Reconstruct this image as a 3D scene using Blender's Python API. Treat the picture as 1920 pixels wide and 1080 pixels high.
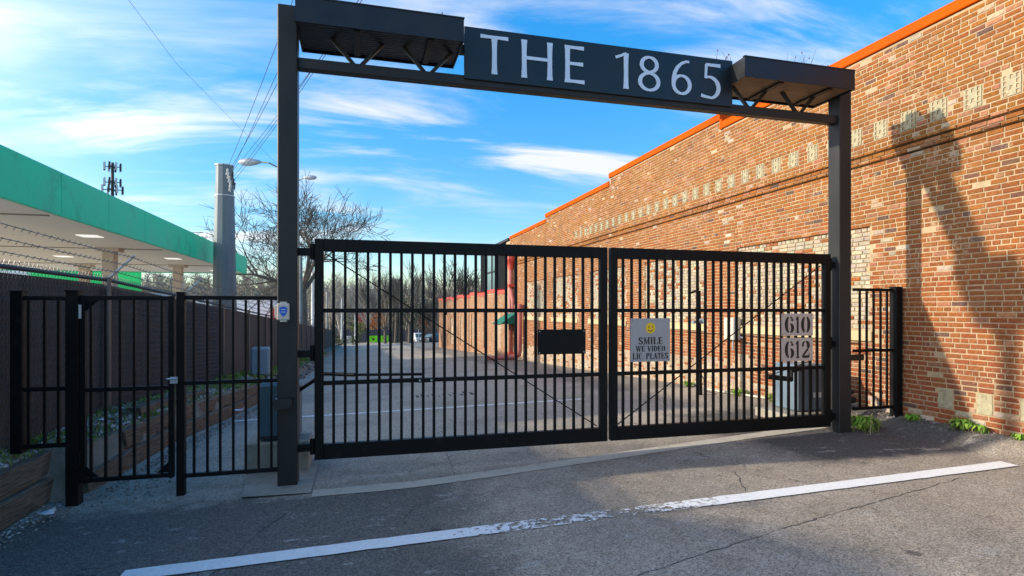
import bpy, math, random
from math import sin, cos, tan, atan, atan2, pi, radians, sqrt
from mathutils import Vector, noise, Matrix
random.seed(7)
R = random.random
U = random.uniform
for o in list(bpy.data.objects): bpy.data.objects.remove(o)
scene = bpy.context.scene
COL = scene.collection

# ------------------------------------------------------------------ camera
EYE = 1.65
FPX = 1066.0; YAW = radians(15.0); HOR = 580.0
cd = bpy.data.cameras.new('camera'); cam = bpy.data.objects.new('camera', cd); COL.objects.link(cam)
cam.location = (0, 0, EYE); cam.rotation_euler = (pi/2, 0, -YAW)
cd.sensor_width = 36; cd.lens = FPX/1920*36; cd.shift_y = (HOR-540)/1920
cd.clip_start = .05; cd.clip_end = 3000
scene.camera = cam

# ------------------------------------------------------------------ light
SUNV = Vector((1.0, -0.17, -0.385)).normalized()
sd = bpy.data.lights.new('sun', 'SUN'); sun = bpy.data.objects.new('sun', sd); COL.objects.link(sun)
sd.energy = 2.0; sd.angle = radians(1.1); sd.color = (1.0, .89, .72)
sun.rotation_euler = SUNV.to_track_quat('-Z', 'Y').to_euler(); sun.location = (-10, 2, 12)
SEL = math.asin(-SUNV.z); SROT = atan2(-SUNV.x, -SUNV.y)

w = bpy.data.worlds.new("World"); scene.world = w; w.use_nodes = True
nt = w.node_tree; nt.nodes.clear()
def N(t, tp, **kw):
    n = t.nodes.new(tp)
    for k, v in kw.items():
        if k.startswith('i_'):
            key = k[2:]; key = int(key) if key.isdigit() else key.replace('_', ' ')
            n.inputs[key].default_value = v
        else: setattr(n, k, v)
    return n
L = lambda a, b: nt.links.new(a, b)
wo = N(nt, 'ShaderNodeOutputWorld'); bg = N(nt, 'ShaderNodeBackground'); bg.inputs[1].default_value = .15
sky = N(nt, 'ShaderNodeTexSky', sky_type='NISHITA', sun_disc=False)
sky.sun_elevation = SEL; sky.sun_rotation = SROT
sky.air_density = 1.0; sky.dust_density = .15; sky.ozone_density = 2.2; sky.altitude = 200
tcn = N(nt, 'ShaderNodeTexCoord'); sx = N(nt, 'ShaderNodeSeparateXYZ'); L(tcn.outputs['Generated'], sx.inputs[0])
zc = N(nt, 'ShaderNodeMath', operation='MAXIMUM', i_1=0.0); L(sx.outputs[2], zc.inputs[0])
za = N(nt, 'ShaderNodeMath', operation='ADD', i_1=.22); L(zc.outputs[0], za.inputs[0])
dx = N(nt, 'ShaderNodeMath', operation='DIVIDE'); L(sx.outputs[0], dx.inputs[0]); L(za.outputs[0], dx.inputs[1])
dy = N(nt, 'ShaderNodeMath', operation='DIVIDE'); L(sx.outputs[1], dy.inputs[0]); L(za.outputs[0], dy.inputs[1])
cb = N(nt, 'ShaderNodeCombineXYZ'); L(dx.outputs[0], cb.inputs[0]); L(dy.outputs[0], cb.inputs[1])
def cloud(rot, scl, nscale, det, lo, hi, loc=(0, 0, 0), dist=.6):
    mp = N(nt, 'ShaderNodeMapping'); mp.inputs['Rotation'].default_value = (0, 0, rot); mp.inputs['Scale'].default_value = scl
    mp.inputs['Location'].default_value = loc
    L(cb.outputs[0], mp.inputs[0])
    n = N(nt, 'ShaderNodeTexNoise', i_Scale=nscale, i_Detail=det, i_Roughness=.6, i_Distortion=dist); L(mp.outputs[0], n.inputs['Vector'])
    r = N(nt, 'ShaderNodeMapRange', i_From_Min=lo, i_From_Max=hi, interpolation_type='SMOOTHSTEP'); L(n.outputs[0], r.inputs[0])
    return r.outputs[0]
c1 = cloud(radians(-16), (.55, 1.9, 1), 1.5, 9,   .44, .72, (3.1, 1.0, 0))      # long cirrus streaks
c2 = cloud(radians(-30), (.7, 1.1, 1), .8, 5, .40, .72, (.6, 2.2, 0), .3)       # broad veils
mul = N(nt, 'ShaderNodeMath', operation='MULTIPLY'); L(c1, mul.inputs[0]); L(c2, mul.inputs[1])
# cloud bank towards the sun side (west), thickened out of view to whiten shade
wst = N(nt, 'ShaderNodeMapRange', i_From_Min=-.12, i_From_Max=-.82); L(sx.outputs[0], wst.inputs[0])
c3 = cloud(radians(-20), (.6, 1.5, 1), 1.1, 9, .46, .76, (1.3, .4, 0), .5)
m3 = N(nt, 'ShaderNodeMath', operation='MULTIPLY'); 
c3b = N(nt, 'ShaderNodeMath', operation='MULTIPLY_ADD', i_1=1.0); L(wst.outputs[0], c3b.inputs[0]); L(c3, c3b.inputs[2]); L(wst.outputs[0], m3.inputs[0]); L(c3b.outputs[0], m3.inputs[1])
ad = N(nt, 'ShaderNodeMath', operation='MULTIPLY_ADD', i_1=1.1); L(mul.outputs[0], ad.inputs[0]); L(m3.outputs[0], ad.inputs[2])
ad2 = N(nt, 'ShaderNodeMath', operation='MULTIPLY_ADD', i_1=.22); L(c1, ad2.inputs[0]); L(ad.outputs[0], ad2.inputs[2])
cl = N(nt, 'ShaderNodeClamp', i_Max=.85); L(ad2.outputs[0], cl.inputs[0])
hs = N(nt, 'ShaderNodeHueSaturation', i_Saturation=1.42, i_Value=.90, i_Hue=.499); L(sky.outputs[0], hs.inputs['Color'])
mx = N(nt, 'ShaderNodeMix', data_type='RGBA'); L(cl.outputs[0], mx.inputs[0]); zg = N(nt, 'ShaderNodeMapRange', i_From_Min=0.0, i_From_Max=.55, i_To_Min=.50, i_To_Max=1.0); L(sx.outputs[2], zg.inputs[0])
skm = N(nt, 'ShaderNodeVectorMath', operation='SCALE'); L(hs.outputs[0], skm.inputs[0]); L(zg.outputs[0], skm.inputs['Scale']); L(skm.outputs[0], mx.inputs[6])

ccs = N(nt, 'ShaderNodeMath', operation='MULTIPLY_ADD', i_1=1.15, i_2=.92); L(wst.outputs[0], ccs.inputs[0])  # western cloud brightness boosted, mostly out of view, to whiten the shade
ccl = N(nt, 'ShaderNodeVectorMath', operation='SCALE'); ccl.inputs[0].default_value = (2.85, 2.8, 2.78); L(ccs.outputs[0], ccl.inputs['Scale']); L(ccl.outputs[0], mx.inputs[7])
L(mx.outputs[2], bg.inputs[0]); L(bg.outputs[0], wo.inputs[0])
vs = scene.view_settings; vs.view_transform = 'Standard'; vs.look = 'None'; vs.gamma = 1; vs.use_curve_mapping = False
vs.exposure = 1.45

# ------------------------------------------------------------------ helpers
def link(o): COL.objects.link(o); return o
def tag(o, label=None, cat=None, group=None, kind=None):
    if label: o['label'] = label
    if cat: o['category'] = cat
    if group: o['group'] = group
    if kind: o['kind'] = kind
    return o
def empty(name, loc, label, cat, group=None, rz=0):
    o = link(bpy.data.objects.new(name, None)); o.location = loc; o.rotation_euler = (0, 0, rz); o.empty_display_size = .1
    return tag(o, label, cat, group)
def phi(x): return atan((x-960)/FPX)+YAW
def zcam(x, X=None, Y=None):
    p = phi(x); d = Y/cos(p) if Y is not None else X/sin(p)
    return d*cos(p-YAW)
def onY(x, y, Y): p = phi(x); return Vector((Y*tan(p), Y, EYE+(HOR-y)*zcam(x, Y=Y)/FPX))
def onX(x, y, X): p = phi(x); return Vector((X, X/tan(p), EYE+(HOR-y)*zcam(x, X=X)/FPX))
def atz(x, y, zc): p = phi(x); d = zc/cos(p-YAW); return Vector((d*sin(p), d*cos(p), EYE+(HOR-y)*zc/FPX))
class MB:
    def __init__(s): s.v = []; s.f = []; s.c = []
    def add(s, vs, fs, col=None):
        n = len(s.v); s.v += [tuple(p) for p in vs]; s.f += [tuple(i+n for i in f) for f in fs]
        s.c += [col]*len(fs); return s
    def box(s, a, b, rz=0, about=None, bev=0, col=None):
        x0, x1 = sorted((a[0], b[0])); y0, y1 = sorted((a[1], b[1])); z0, z1 = sorted((a[2], b[2]))
        e = min(bev, (x1-x0)*.45, (y1-y0)*.45, (z1-z0)*.45)
        if e <= 0:
            vs = [(x, y, z) for z in (z0, z1) for y in (y0, y1) for x in (x0, x1)]
            fs = [(0, 2, 3, 1), (4, 5, 7, 6), (0, 1, 5, 4), (2, 6, 7, 3), (0, 4, 6, 2), (1, 3, 7, 5)]
        else:
            vs = []; idx = {}
            for i, x in ((0, x0), (1, x1)):
                for j, y in ((0, y0), (1, y1)):
                    for k, z in ((0, z0), (1, z1)):
                        sxx, syy, szz = (1 if i == 0 else -1), (1 if j == 0 else -1), (1 if k == 0 else -1)
                        for ax, p in enumerate(((x, y+syy*e, z+szz*e), (x+sxx*e, y, z+szz*e), (x+sxx*e, y+syy*e, z))):
                            idx[(i, j, k, ax)] = len(vs); vs.append(p)
            g = idx; fs = []
            for i in (0, 1):
                q = [g[(i, 0, 0, 0)], g[(i, 1, 0, 0)], g[(i, 1, 1, 0)], g[(i, 0, 1, 0)]]; fs.append(q if i else q[::-1])
                q = [g[(0, i, 0, 1)], g[(1, i, 0, 1)], g[(1, i, 1, 1)], g[(0, i, 1, 1)]]; fs.append(q[::-1] if i else q)
                q = [g[(0, 0, i, 2)], g[(1, 0, i, 2)], g[(1, 1, i, 2)], g[(0, 1, i, 2)]]; fs.append(q if i else q[::-1])
            for i in (0, 1):
                for j in (0, 1):
                    q = [g[(i, j, 0, 0)], g[(i, j, 1, 0)], g[(i, j, 1, 1)], g[(i, j, 0, 1)]]; fs.append(q if (i+j) % 2 == 1 else q[::-1])
                    q = [g[(i, 0, j, 0)], g[(i, 1, j, 0)], g[(i, 1, j, 2)], g[(i, 0, j, 2)]]; fs.append(q if (i+j) % 2 == 0 else q[::-1])
                    q = [g[(0, i, j, 1)], g[(1, i, j, 1)], g[(1, i, j, 2)], g[(0, i, j, 2)]]; fs.append(q if (i+j) % 2 == 1 else q[::-1])
                    for k in (0, 1):
                        q = [g[(i, j, k, 0)], g[(i, j, k, 1)], g[(i, j, k, 2)]]; fs.append(q if (i+j+k) % 2 == 1 else q[::-1])
        if rz:
            c = about or ((x0+x1)/2, (y0+y1)/2)
            vs = [(c[0]+(x-c[0])*cos(rz)-(y-c[1])*sin(rz), c[1]+(x-c[0])*sin(rz)+(y-c[1])*cos(rz), z) for x, y, z in vs]
        return s.add(vs, fs, col)
    def tube(s, pts, rad, n=8, cap=True, col=None):
        pts = [Vector(p) for p in pts]; m = len(pts)
        rad = rad if isinstance(rad, (list, tuple)) else [rad]*m
        vs = []; prev = None
        for i, p in enumerate(pts):
            t = (pts[min(i+1, m-1)]-pts[max(i-1, 0)]).normalized()
            if prev is None:
                a = Vector((0, 0, 1)) if abs(t.z) < .9 else Vector((1, 0, 0)); u = t.cross(a).normalized()
            else:
                u = (prev-t*prev.dot(t)).normalized()
            prev = u; v = t.cross(u)
            for k in range(n): a = 2*pi*k/n; vs.append(p+(u*cos(a)+v*sin(a))*rad[i])
        fs = [(i*n+k, i*n+(k+1) % n, (i+1)*n+(k+1) % n, (i+1)*n+k) for i in range(m-1) for k in range(n)]
        if cap: fs += [tuple(range(n))[::-1], tuple((m-1)*n+k for k in range(n))]
        return s.add(vs, fs, col)
    def bar(s, a, b, w, h, col=None):
        a = Vector(a); b = Vector(b); t = (b-a).normalized()
        u = t.cross(Vector((0, 0, 1)));  u = u.normalized() if u.length > 1e-4 else Vector((1, 0, 0)); v = u.cross(t)
        vs = [p+u*i*w/2+v*j*h/2 for p in (a, b) for i, j in ((-1, -1), (1, -1), (1, 1), (-1, 1))]
        return s.add(vs, [(0, 1, 2, 3), (7, 6, 5, 4), (0, 4, 5, 1), (1, 5, 6, 2), (2, 6, 7, 3), (3, 7, 4, 0)], col)
    def prism(s, poly, ax, a, b, col=None):
        """poly 2D extruded along axis ax from a to b"""
        def P(p, t):
            q = list(p); q.insert(ax, t); return tuple(q)
        n = len(poly)
        return s.add([P(p, a) for p in poly]+[P(p, b) for p in poly],
                     [tuple(range(n)), tuple(range(2*n-1, n-1, -1))]+[(i, n+i, n+(i+1) % n, (i+1) % n) for i in range(n)], col)
    def build(s, name, mat, parent=None, smooth=False, world=True):
        me = bpy.data.meshes.new(name); off = Vector(parent.location) if (parent and world) else Vector((0, 0, 0))
        if parent and parent.parent and world: off = off+Vector(parent.parent.location)
        me.from_pydata([(x-off.x, y-off.y, z-off.z) for x, y, z in s.v], [], s.f); me.validate(verbose=False)
        if mat: me.materials.append(mat)
        if any(c is not None for c in s.c) and len(me.polygons) == len(s.f):
            at = me.color_attributes.new('tint', 'FLOAT_COLOR', 'CORNER'); buf = []
            for p, c in zip(me.polygons, s.c): buf += list((*(c or (1, 1, 1)), 1.0))*p.loop_total
            at.data.foreach_set('color', buf)
        if smooth: me.polygons.foreach_set('use_smooth', [True]*len(me.polygons))
        o = link(bpy.data.objects.new(name, me))
        if parent: o.parent = parent
        return o
def fix_normals(o):
    import bmesh
    bm = bmesh.new(); bm.from_mesh(o.data); bmesh.ops.recalc_face_normals(bm, faces=bm.faces); bm.to_mesh(o.data); bm.free(); return o
def copy_tree(o, parent=None):
    c = o.copy(); link(c); c.parent = parent
    for ch in o.children: copy_tree(ch, c)
    return c

# ------------------------------------------------------------------ materials
def mat(name, col=(.5, .5, .5), rough=.6, metal=0, var=.0, vscale=8, bump=0, bscale=60, spec=.5, attr=None, col2=None, dirt=None, stretch=None):
    m = bpy.data.materials.new(name); m.use_nodes = True; t = m.node_tree; b = t.nodes['Principled BSDF']
    b.inputs['Roughness'].default_value = rough; b.inputs['Metallic'].default_value = metal; b.inputs['Specular IOR Level'].default_value = spec
    tc = N(t, 'ShaderNodeTexCoord'); ln = t.links.new
    src = tc.outputs['Object']
    if stretch:
        mp = N(t, 'ShaderNodeMapping'); mp.inputs['Scale'].default_value = stretch; ln(src, mp.inputs[0]); src = mp.outputs[0]
    c = None
    if attr == 'tint': a = N(t, 'ShaderNodeAttribute', attribute_name='tint'); c = a.outputs['Color']
    elif attr == 'object': a = N(t, 'ShaderNodeObjectInfo'); c = a.outputs['Color']
    else:
        a = N(t, 'ShaderNodeRGB'); a.outputs[0].default_value = (*col, 1); c = a.outputs[0]
    if var:
        n = N(t, 'ShaderNodeTexNoise', i_Scale=vscale, i_Detail=6, i_Roughness=.65); ln(src, n.inputs['Vector'])
        r = N(t, 'ShaderNodeMapRange', i_From_Min=.3, i_From_Max=.7, i_To_Min=1-var, i_To_Max=1+var); ln(n.outputs[0], r.inputs[0])
        if col2:
            r.inputs['To Min'].default_value = 0; r.inputs['To Max'].default_value = 1
            q = N(t, 'ShaderNodeMix', data_type='RGBA'); ln(r.outputs[0], q.inputs[0]); ln(c, q.inputs[6]); q.inputs[7].default_value = (*col2, 1); c = q.outputs[2]
        else:
            v = N(t, 'ShaderNodeVectorMath', operation='SCALE'); ln(c, v.inputs[0]); ln(r.outputs[0], v.inputs['Scale']); c = v.outputs[0]
        rr = N(t, 'ShaderNodeMapRange', i_From_Min=.3, i_From_Max=.7, i_To_Min=max(.05, rough-.12), i_To_Max=min(1, rough+.12)); ln(n.outputs[0], rr.inputs[0]); ln(rr.outputs[0], b.inputs['Roughness'])
    if dirt:
        dc, ds, lo, hi = dirt
        n = N(t, 'ShaderNodeTexNoise', i_Scale=ds, i_Detail=7, i_Roughness=.7); ln(src, n.inputs['Vector'])
        r = N(t, 'ShaderNodeMapRange', i_From_Min=lo, i_From_Max=hi); ln(n.outputs[0], r.inputs[0])
        q = N(t, 'ShaderNodeMix', data_type='RGBA'); ln(r.outputs[0], q.inputs[0]); ln(c, q.inputs[6]); q.inputs[7].default_value = (*dc, 1); c = q.outputs[2]
    ln(c, b.inputs['Base Color'])
    if bump:
        n = N(t, 'ShaderNodeTexNoise', i_Scale=bscale, i_Detail=5, i_Roughness=.6); ln(src, n.inputs['Vector'])
        u = N(t, 'ShaderNodeBump', i_Strength=bump, i_Distance=.01); ln(n.outputs[0], u.inputs['Height']); ln(u.outputs[0], b.inputs['Normal'])
    return m
M = {}
M['black'] = mat('black_paint', (.0045, .0045, .005), .5, 0, .25, 5, .08, 90, .18, dirt=((.028, .020, .014), 7, .58, .8))
M['gantry'] = mat('gantry_paint', (.024, .0235, .023), .5, 0, .3, 2.5, .1, 50, .3, dirt=((.045, .038, .032), 5, .58, .85), stretch=(1, 1, .3))
M['bronze'] = mat('dark_bronze_sheet', (.017, .019, .022), .38, .3, .2, 3, .05, 60)
M['soffit_slat'] = mat('soffit_slat', (.22, .15, .09), .6, 0, .25, 6, .1)
M['signface'] = mat('sign_face', (.004, .011, .016), .35, 0, .15, 2)
M['letter'] = mat('letter_face', (.55, .68, .84), .45, 0, .05, 4)
M['galv'] = mat('galvanised', (.42, .45, .47), .45, .4, .15, 7, .05)
M['steelpole'] = mat('weathered_steel_pole', (.15, .18, .19), .6, .3, .25, 1.6, .05, dirt=((.24, .26, .26), 2.5, .55, .8), stretch=(2, 2, .25))
M['signgrey'] = mat('grey_sign_sheet', (.33, .34, .36), .5, .2, .08, 5)
M['signbeige'] = mat('beige_sign_sheet', (.50, .42, .37), .6, 0, .08, 5)
M['ink'] = mat('black_stencil_ink', (.012, .012, .012), .6)
M['yellow'] = mat('smiley_yellow', (.80, .50, .02), .5)
def brick_mat(name, attr):
    m = mat(name, rough=.9, var=.30, vscale=26, bump=.8, bscale=70, attr=attr, spec=.15)
    t = m.node_tree; b = t.nodes['Principled BSDF']; ln = t.links.new; src = b.inputs['Base Color'].links[0].from_socket
    ge = N(t, 'ShaderNodeNewGeometry')
    def nn(sc, lo, hi, st=(1, 1, 1)):
        mp = N(t, 'ShaderNodeMapping'); mp.inputs['Scale'].default_value = st; ln(ge.outputs['Position'], mp.inputs[0])
        n = N(t, 'ShaderNodeTexNoise', i_Scale=sc, i_Detail=8, i_Roughness=.7); ln(mp.outputs[0], n.inputs['Vector'])
        r = N(t, 'ShaderNodeMapRange', i_From_Min=lo, i_From_Max=hi, interpolation_type='SMOOTHSTEP'); ln(n.outputs[0], r.inputs[0]); return r.outputs[0]
    def mul(a, c):
        q = N(t, 'ShaderNodeMath', operation='MULTIPLY'); ln(a, q.inputs[0])
        if hasattr(c, 'links'): ln(c, q.inputs[1])
        else: q.inputs[1].default_value = c
        return q.outputs[0]
    def mx_(f, a, c):
        q = N(t, 'ShaderNodeMix', data_type='RGBA'); ln(f, q.inputs[0]); ln(a, q.inputs[6]); q.inputs[7].default_value = (*c, 1); return q.outputs[2]
    c = mx_(mul(nn(.9, .42, .66), .28), src, (.20, .10, .062))                 # soot staining
    c = mx_(mul(nn(17, .53, .62), mul(nn(1.1, .46, .66), .75)), c, (.52, .40, .26))   # lime bloom and mortar smears
    c = mx_(mul(nn(40, .60, .66), .6), c, (.50, .40, .29))
    c = mx_(mul(nn(33, .62, .68), .7), c, (.09, .05, .035))                    # chips
    ln(c, b.inputs['Base Color']); return m
M['brick'] = brick_mat('brick_stuff', 'tint'); M['brickpart'] = brick_mat('brick_single', 'object')
M['mortar'] = mat('mortar', (.45, .335, .205), .95, 0, .22, 5, .8, 80, .1, dirt=((.30, .25, .19), 3, .52, .75))
M['vent'] = mat('pale_hollow_block', (.40, .36, .235), .9, 0, .3, 9, .6, 50, .2, dirt=((.24, .17, .10), 14, .55, .68))
M['holes'] = mat('block_hole', (.05, .035, .025), .95)
M['sill'] = mat('ochre_sill', (.52, .42, .24), .85, 0, .15, 5, .3)
M['coping'] = mat('orange_coping', (.60, .088, .004), .8, 0, .08, 2, spec=.05, dirt=((.42, .06, .01), 1.5, .5, .8))
M['redpaint'] = mat('red_paint', (.60, .075, .05), .5, 0, .12, 3)
M['pinkpipe'] = mat('faded_red_pipe', (.42, .13, .11), .6, 0, .15, 2)
M['awning'] = mat('green_awning', (.0, .13, .085), .7)
M['dark'] = mat('dark_cladding', (.022, .024, .028), .5, 0, .1, 4)
M['glass'] = mat('window_glass', (.16, .26, .27), .1, .2, .1, 1)
M['frame'] = mat('dark_frame', (.015, .015, .017), .5)
M['concrete'] = mat('concrete', (.34, .31, .25), .9, 0, .2, 4, .5, 60, .2, dirt=((.18, .15, .11), 3.5, .55, .78))
M['forecourt'] = mat('forecourt_concrete', (.55, .53, .48), .9, 0, .12, 1.5, .3, 40, .2)
M['strip'] = mat('concrete_strip', (.50, .45, .36), .9, 0, .2, 5, .5, 60, .2, dirt=((.26, .23, .19), 5, .55, .72))
M['timber'] = mat('old_timber', (.20, .155, .11), .9, 0, .5, 5, 1.0, 18, .15, dirt=((.05, .04, .03), 4, .52, .7), stretch=(15, 1.0, 15))
M['timberend'] = M['timber']
M['soil'] = mat('soil', (.30, .255, .20), .95, 0, .5, 4, 1.0, 30, .1, col2=(.18, .155, .10))
M['gravel'] = mat('gravel', rough=.9, attr='tint', var=.2, vscale=40)
M['grass'] = mat('grass_blades', rough=.7, attr='tint', spec=.25)
M['green'] = mat('green_canopy_panel', (.018, .66, .32), .45, 0, .10, .8, spec=.2, dirt=((.012, .36, .14), .7, .52, .72))
M['green2'] = mat('bright_green', (.02, .50, .13), .4)
M['soffit'] = mat('canopy_soffit', (.80, .72, .60), .7, 0, .05, .6)
M['cream'] = mat('cream_paint', (.62, .54, .44), .7, 0, .08, 3)
M['white'] = mat('white_paint', (.78, .78, .76), .55, 0, .05, 3)
M['fabric'] = mat('dark_privacy_mesh', (.092, .076, .064), .85, 0, .35, 3, .5, 50, .15, dirt=((.12, .105, .092), 30, .5, .75), stretch=(1, 1, .2))
M['chain'] = mat('chain_wire', (.13, .125, .12), .4, .4, .1, 20)
M['op_blue'] = mat('blue_grey_cabinet', (.055, .12, .16), .5, 0, .12, 3, .03)
M['box_blue'] = mat('pale_blue_cabinet', (.22, .29, .33), .55, 0, .1, 4)
M['op_grey'] = mat('slate_cabinet', (.14, .19, .24), .5, 0, .12, 3)
M['bark'] = mat('bark', (.10, .085, .068), .9, 0, .3, 3)
M['twig'] = mat('wood_mass', rough=.9, attr='tint', var=.25, vscale=.2)
M['palebark'] = mat('pale_bark', (.34, .31, .26), .9, 0, .25, 2)
M['skip'] = mat('lime_green_steel', (.22, .75, .02), .5, 0, .06, 2)
M['navy'] = mat('navy_panel', (.02, .026, .055), .7)
M['carwhite'] = mat('white_car_paint', (.72, .73, .75), .25)
M['cardark'] = mat('dark_blue_car_paint', (.05, .07, .10), .25)
M['rubber'] = mat('rubber', (.015, .015, .015), .8)
M['paper'] = mat('paper', (.62, .68, .70), .8)
M['shield'] = mat('blue_shield', (.01, .12, .55), .4)
M['porcelain'] = mat('insulator_white', (.62, .62, .60), .35)
M['lamp'] = mat('soffit_lamp', (.9, .9, .85), .5)
_b = M['lamp'].node_tree.nodes['Principled BSDF']; _b.inputs['Emission Color'].default_value = (1, .97, .9, 1); _b.inputs['Emission Strength'].default_value = .25
_b = M['green2'].node_tree.nodes['Principled BSDF']; _b.inputs['Emission Color'].default_value = (.02, .6, .16, 1); _b.inputs['Emission Strength'].default_value = .12
M['redcar'] = mat('red_panel', (.55, .06, .05), .5)

def asphalt_mat():
    m = bpy.data.materials.new('asphalt'); m.use_nodes = True; t = m.node_tree; b = t.nodes['Principled BSDF']; ln = t.links.new
    tc = N(t, 'ShaderNodeTexCoord'); sp = N(t, 'ShaderNodeSeparateXYZ'); ln(tc.outputs['Object'], sp.inputs[0])
    def noi(s, d=6, r=.6): n = N(t, 'ShaderNodeTexNoise', i_Scale=s, i_Detail=d, i_Roughness=r); ln(tc.outputs['Object'], n.inputs['Vector']); return n.outputs[0]
    def rng(x, a, c, lo=0, hi=1, sm=True):
        r = N(t, 'ShaderNodeMapRange', i_From_Min=a, i_From_Max=c, i_To_Min=lo, i_To_Max=hi)
        if sm: r.interpolation_type = 'SMOOTHSTEP'
        ln(x, r.inputs[0]); return r.outputs[0]
    def mth(op, a, c):
        n = N(t, 'ShaderNodeMath', operation=op)
        for i, q in enumerate((a, c)):
            if hasattr(q, 'links'): ln(q, n.inputs[i])
            else: n.inputs[i].default_value = q
        return n.outputs[0]
    def mixc(f, a, c):
        n = N(t, 'ShaderNodeMix', data_type='RGBA'); ln(f, n.inputs[0]) if hasattr(f, 'links') else None
        for i, q in ((6, a), (7, c)):
            if hasattr(q, 'links'): ln(q, n.inputs[i])
            else: n.inputs[i].default_value = (*q, 1)
        return n.outputs[2]
    big = noi(.7, 4); med = noi(4, 6); X, Y = sp.outputs[0], sp.outputs[1]
    xw = mth('ADD', X, mth('MULTIPLY', mth('SUBTRACT', big, .5), 1.6))
    yw = mth('ADD', Y, mth('MULTIPLY', mth('SUBTRACT', med, .5), .8))
    base = mixc(rng(med, .3, .7), (.29, .245, .19), (.365, .31, .245))
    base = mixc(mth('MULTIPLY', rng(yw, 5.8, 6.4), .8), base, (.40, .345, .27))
    # sealed darker coat on the entrance's left side (near), and new dark patch along the wall
    seal = mth('MULTIPLY', rng(xw, 1.05, .55), rng(yw, 5.5, 5.2))
    base = mixc(mth('MULTIPLY', seal, mth('ADD', .62, mth('MULTIPLY', med, .35))), base, (.105, .096, .085))
    patch = mth('MULTIPLY', mth('MULTIPLY', rng(xw, 3.9, 4.7), rng(yw, 4.45, 4.75)), rng(yw, 7.6, 7.2))
    base = mixc(mth('MULTIPLY', patch, .85), base, (.060, .059, .057))
    strip = mth('MULTIPLY', rng(xw, 4.6, 5.1), rng(yw, 10.0, 10.6))
    base = mixc(mth('MULTIPLY', strip, .6), base, (.11, .105, .10))
    # pale dusty scuffs and brown leaf dust
    sc = N(t, 'ShaderNodeMapping'); sc.inputs['Scale'].default_value = (1, 1.9, 1); sc.inputs['Rotation'].default_value = (0, 0, .35); ln(tc.outputs['Object'], sc.inputs[0])
    ns = N(t, 'ShaderNodeTexNoise', i_Scale=3.0, i_Detail=9, i_Roughness=.72); ln(sc.outputs[0], ns.inputs['Vector'])
    base = mixc(mth('MULTIPLY', rng(ns.outputs[0], .575, .64), .75), base, (.36, .33, .29))
    ns2 = noi(1.5, 8, .75); base = mixc(mth('MULTIPLY', rng(ns2, .56, .70), .45), base, (.17, .125, .09))
    n3 = noi(.55, 3); base = mixc(mth('MULTIPLY', rng(n3, .46, .66), .35), base, (.13, .118, .10))
    vo = N(t, 'ShaderNodeTexVoronoi', i_Scale=1.4); ln(tc.outputs['Object'], vo.inputs['Vector']); vo3 = N(t, 'ShaderNodeSeparateXYZ'); ln(vo.outputs['Color'], vo3.inputs[0])
    base = mixc(mth('MULTIPLY', mth('MULTIPLY', rng(vo3.outputs[0], .66, .7), rng(mth('ADD', vo.outputs['Distance'], mth('MULTIPLY', med, .12)), .15, .09)), .75), base, (.045, .04, .036))
    # aggregate speckle
    v = N(t, 'ShaderNodeTexVoronoi', i_Scale=105.0); ln(tc.outputs['Object'], v.inputs['Vector'])
    vv = N(t, 'ShaderNodeSeparateXYZ'); ln(v.outputs['Color'], vv.inputs[0])
    sp1 = rng(vv.outputs[0], .0, 1, .52, 1.48, False)
    scl = N(t, 'ShaderNodeVectorMath', operation='SCALE'); ln(base, scl.inputs[0]); ln(sp1, scl.inputs['Scale'])
    v2 = N(t, 'ShaderNodeTexVoronoi', i_Scale=34.0); ln(tc.outputs['Object'], v2.inputs['Vector'])
    vv2 = N(t, 'ShaderNodeSeparateXYZ'); ln(v2.outputs['Color'], vv2.inputs[0])
    chip = mth('MULTIPLY', rng(vv2.outputs[0], .90, .93), rng(v2.outputs['Distance'], .22, .12))
    col = mixc(mth('MULTIPLY', chip, .7), scl.outputs[0], (.36, .34, .30))
    # hairline cracks
    cr = N(t, 'ShaderNodeTexVoronoi', feature='DISTANCE_TO_EDGE', i_Scale=.55)
    wv = N(t, 'ShaderNodeVectorMath', operation='ADD'); ln(tc.outputs['Object'], wv.inputs[0])
    nn = N(t, 'ShaderNodeTexNoise', i_Scale=3.0, i_Detail=6); ln(tc.outputs['Object'], nn.inputs['Vector'])
    sc2 = N(t, 'ShaderNodeVectorMath', operation='SCALE'); sc2.inputs['Scale'].default_value = .45; ln(nn.outputs['Color'], sc2.inputs[0]); ln(sc2.outputs[0], wv.inputs[1])
    ln(wv.outputs[0], cr.inputs['Vector'])
    crm = mth('MULTIPLY', rng(cr.outputs['Distance'], .006, .001), rng(noi(.9), .50, .62))
    col = mixc(mth('MULTIPLY', crm, .5), col, (.02, .02, .02))
    ln(col, b.inputs['Base Color']); b.inputs['Roughness'].default_value = .86; b.inputs['Specular IOR Level'].default_value = .3
    bn = N(t, 'ShaderNodeBump', i_Strength=.55, i_Distance=.006)
    hh = mth('ADD', mth('MULTIPLY', v.outputs['Distance'], 1.0), noi(9, 4)); ln(hh, bn.inputs['Height']); ln(bn.outputs[0], b.inputs['Normal'])
    return m
M['asphalt'] = asphalt_mat()
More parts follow.
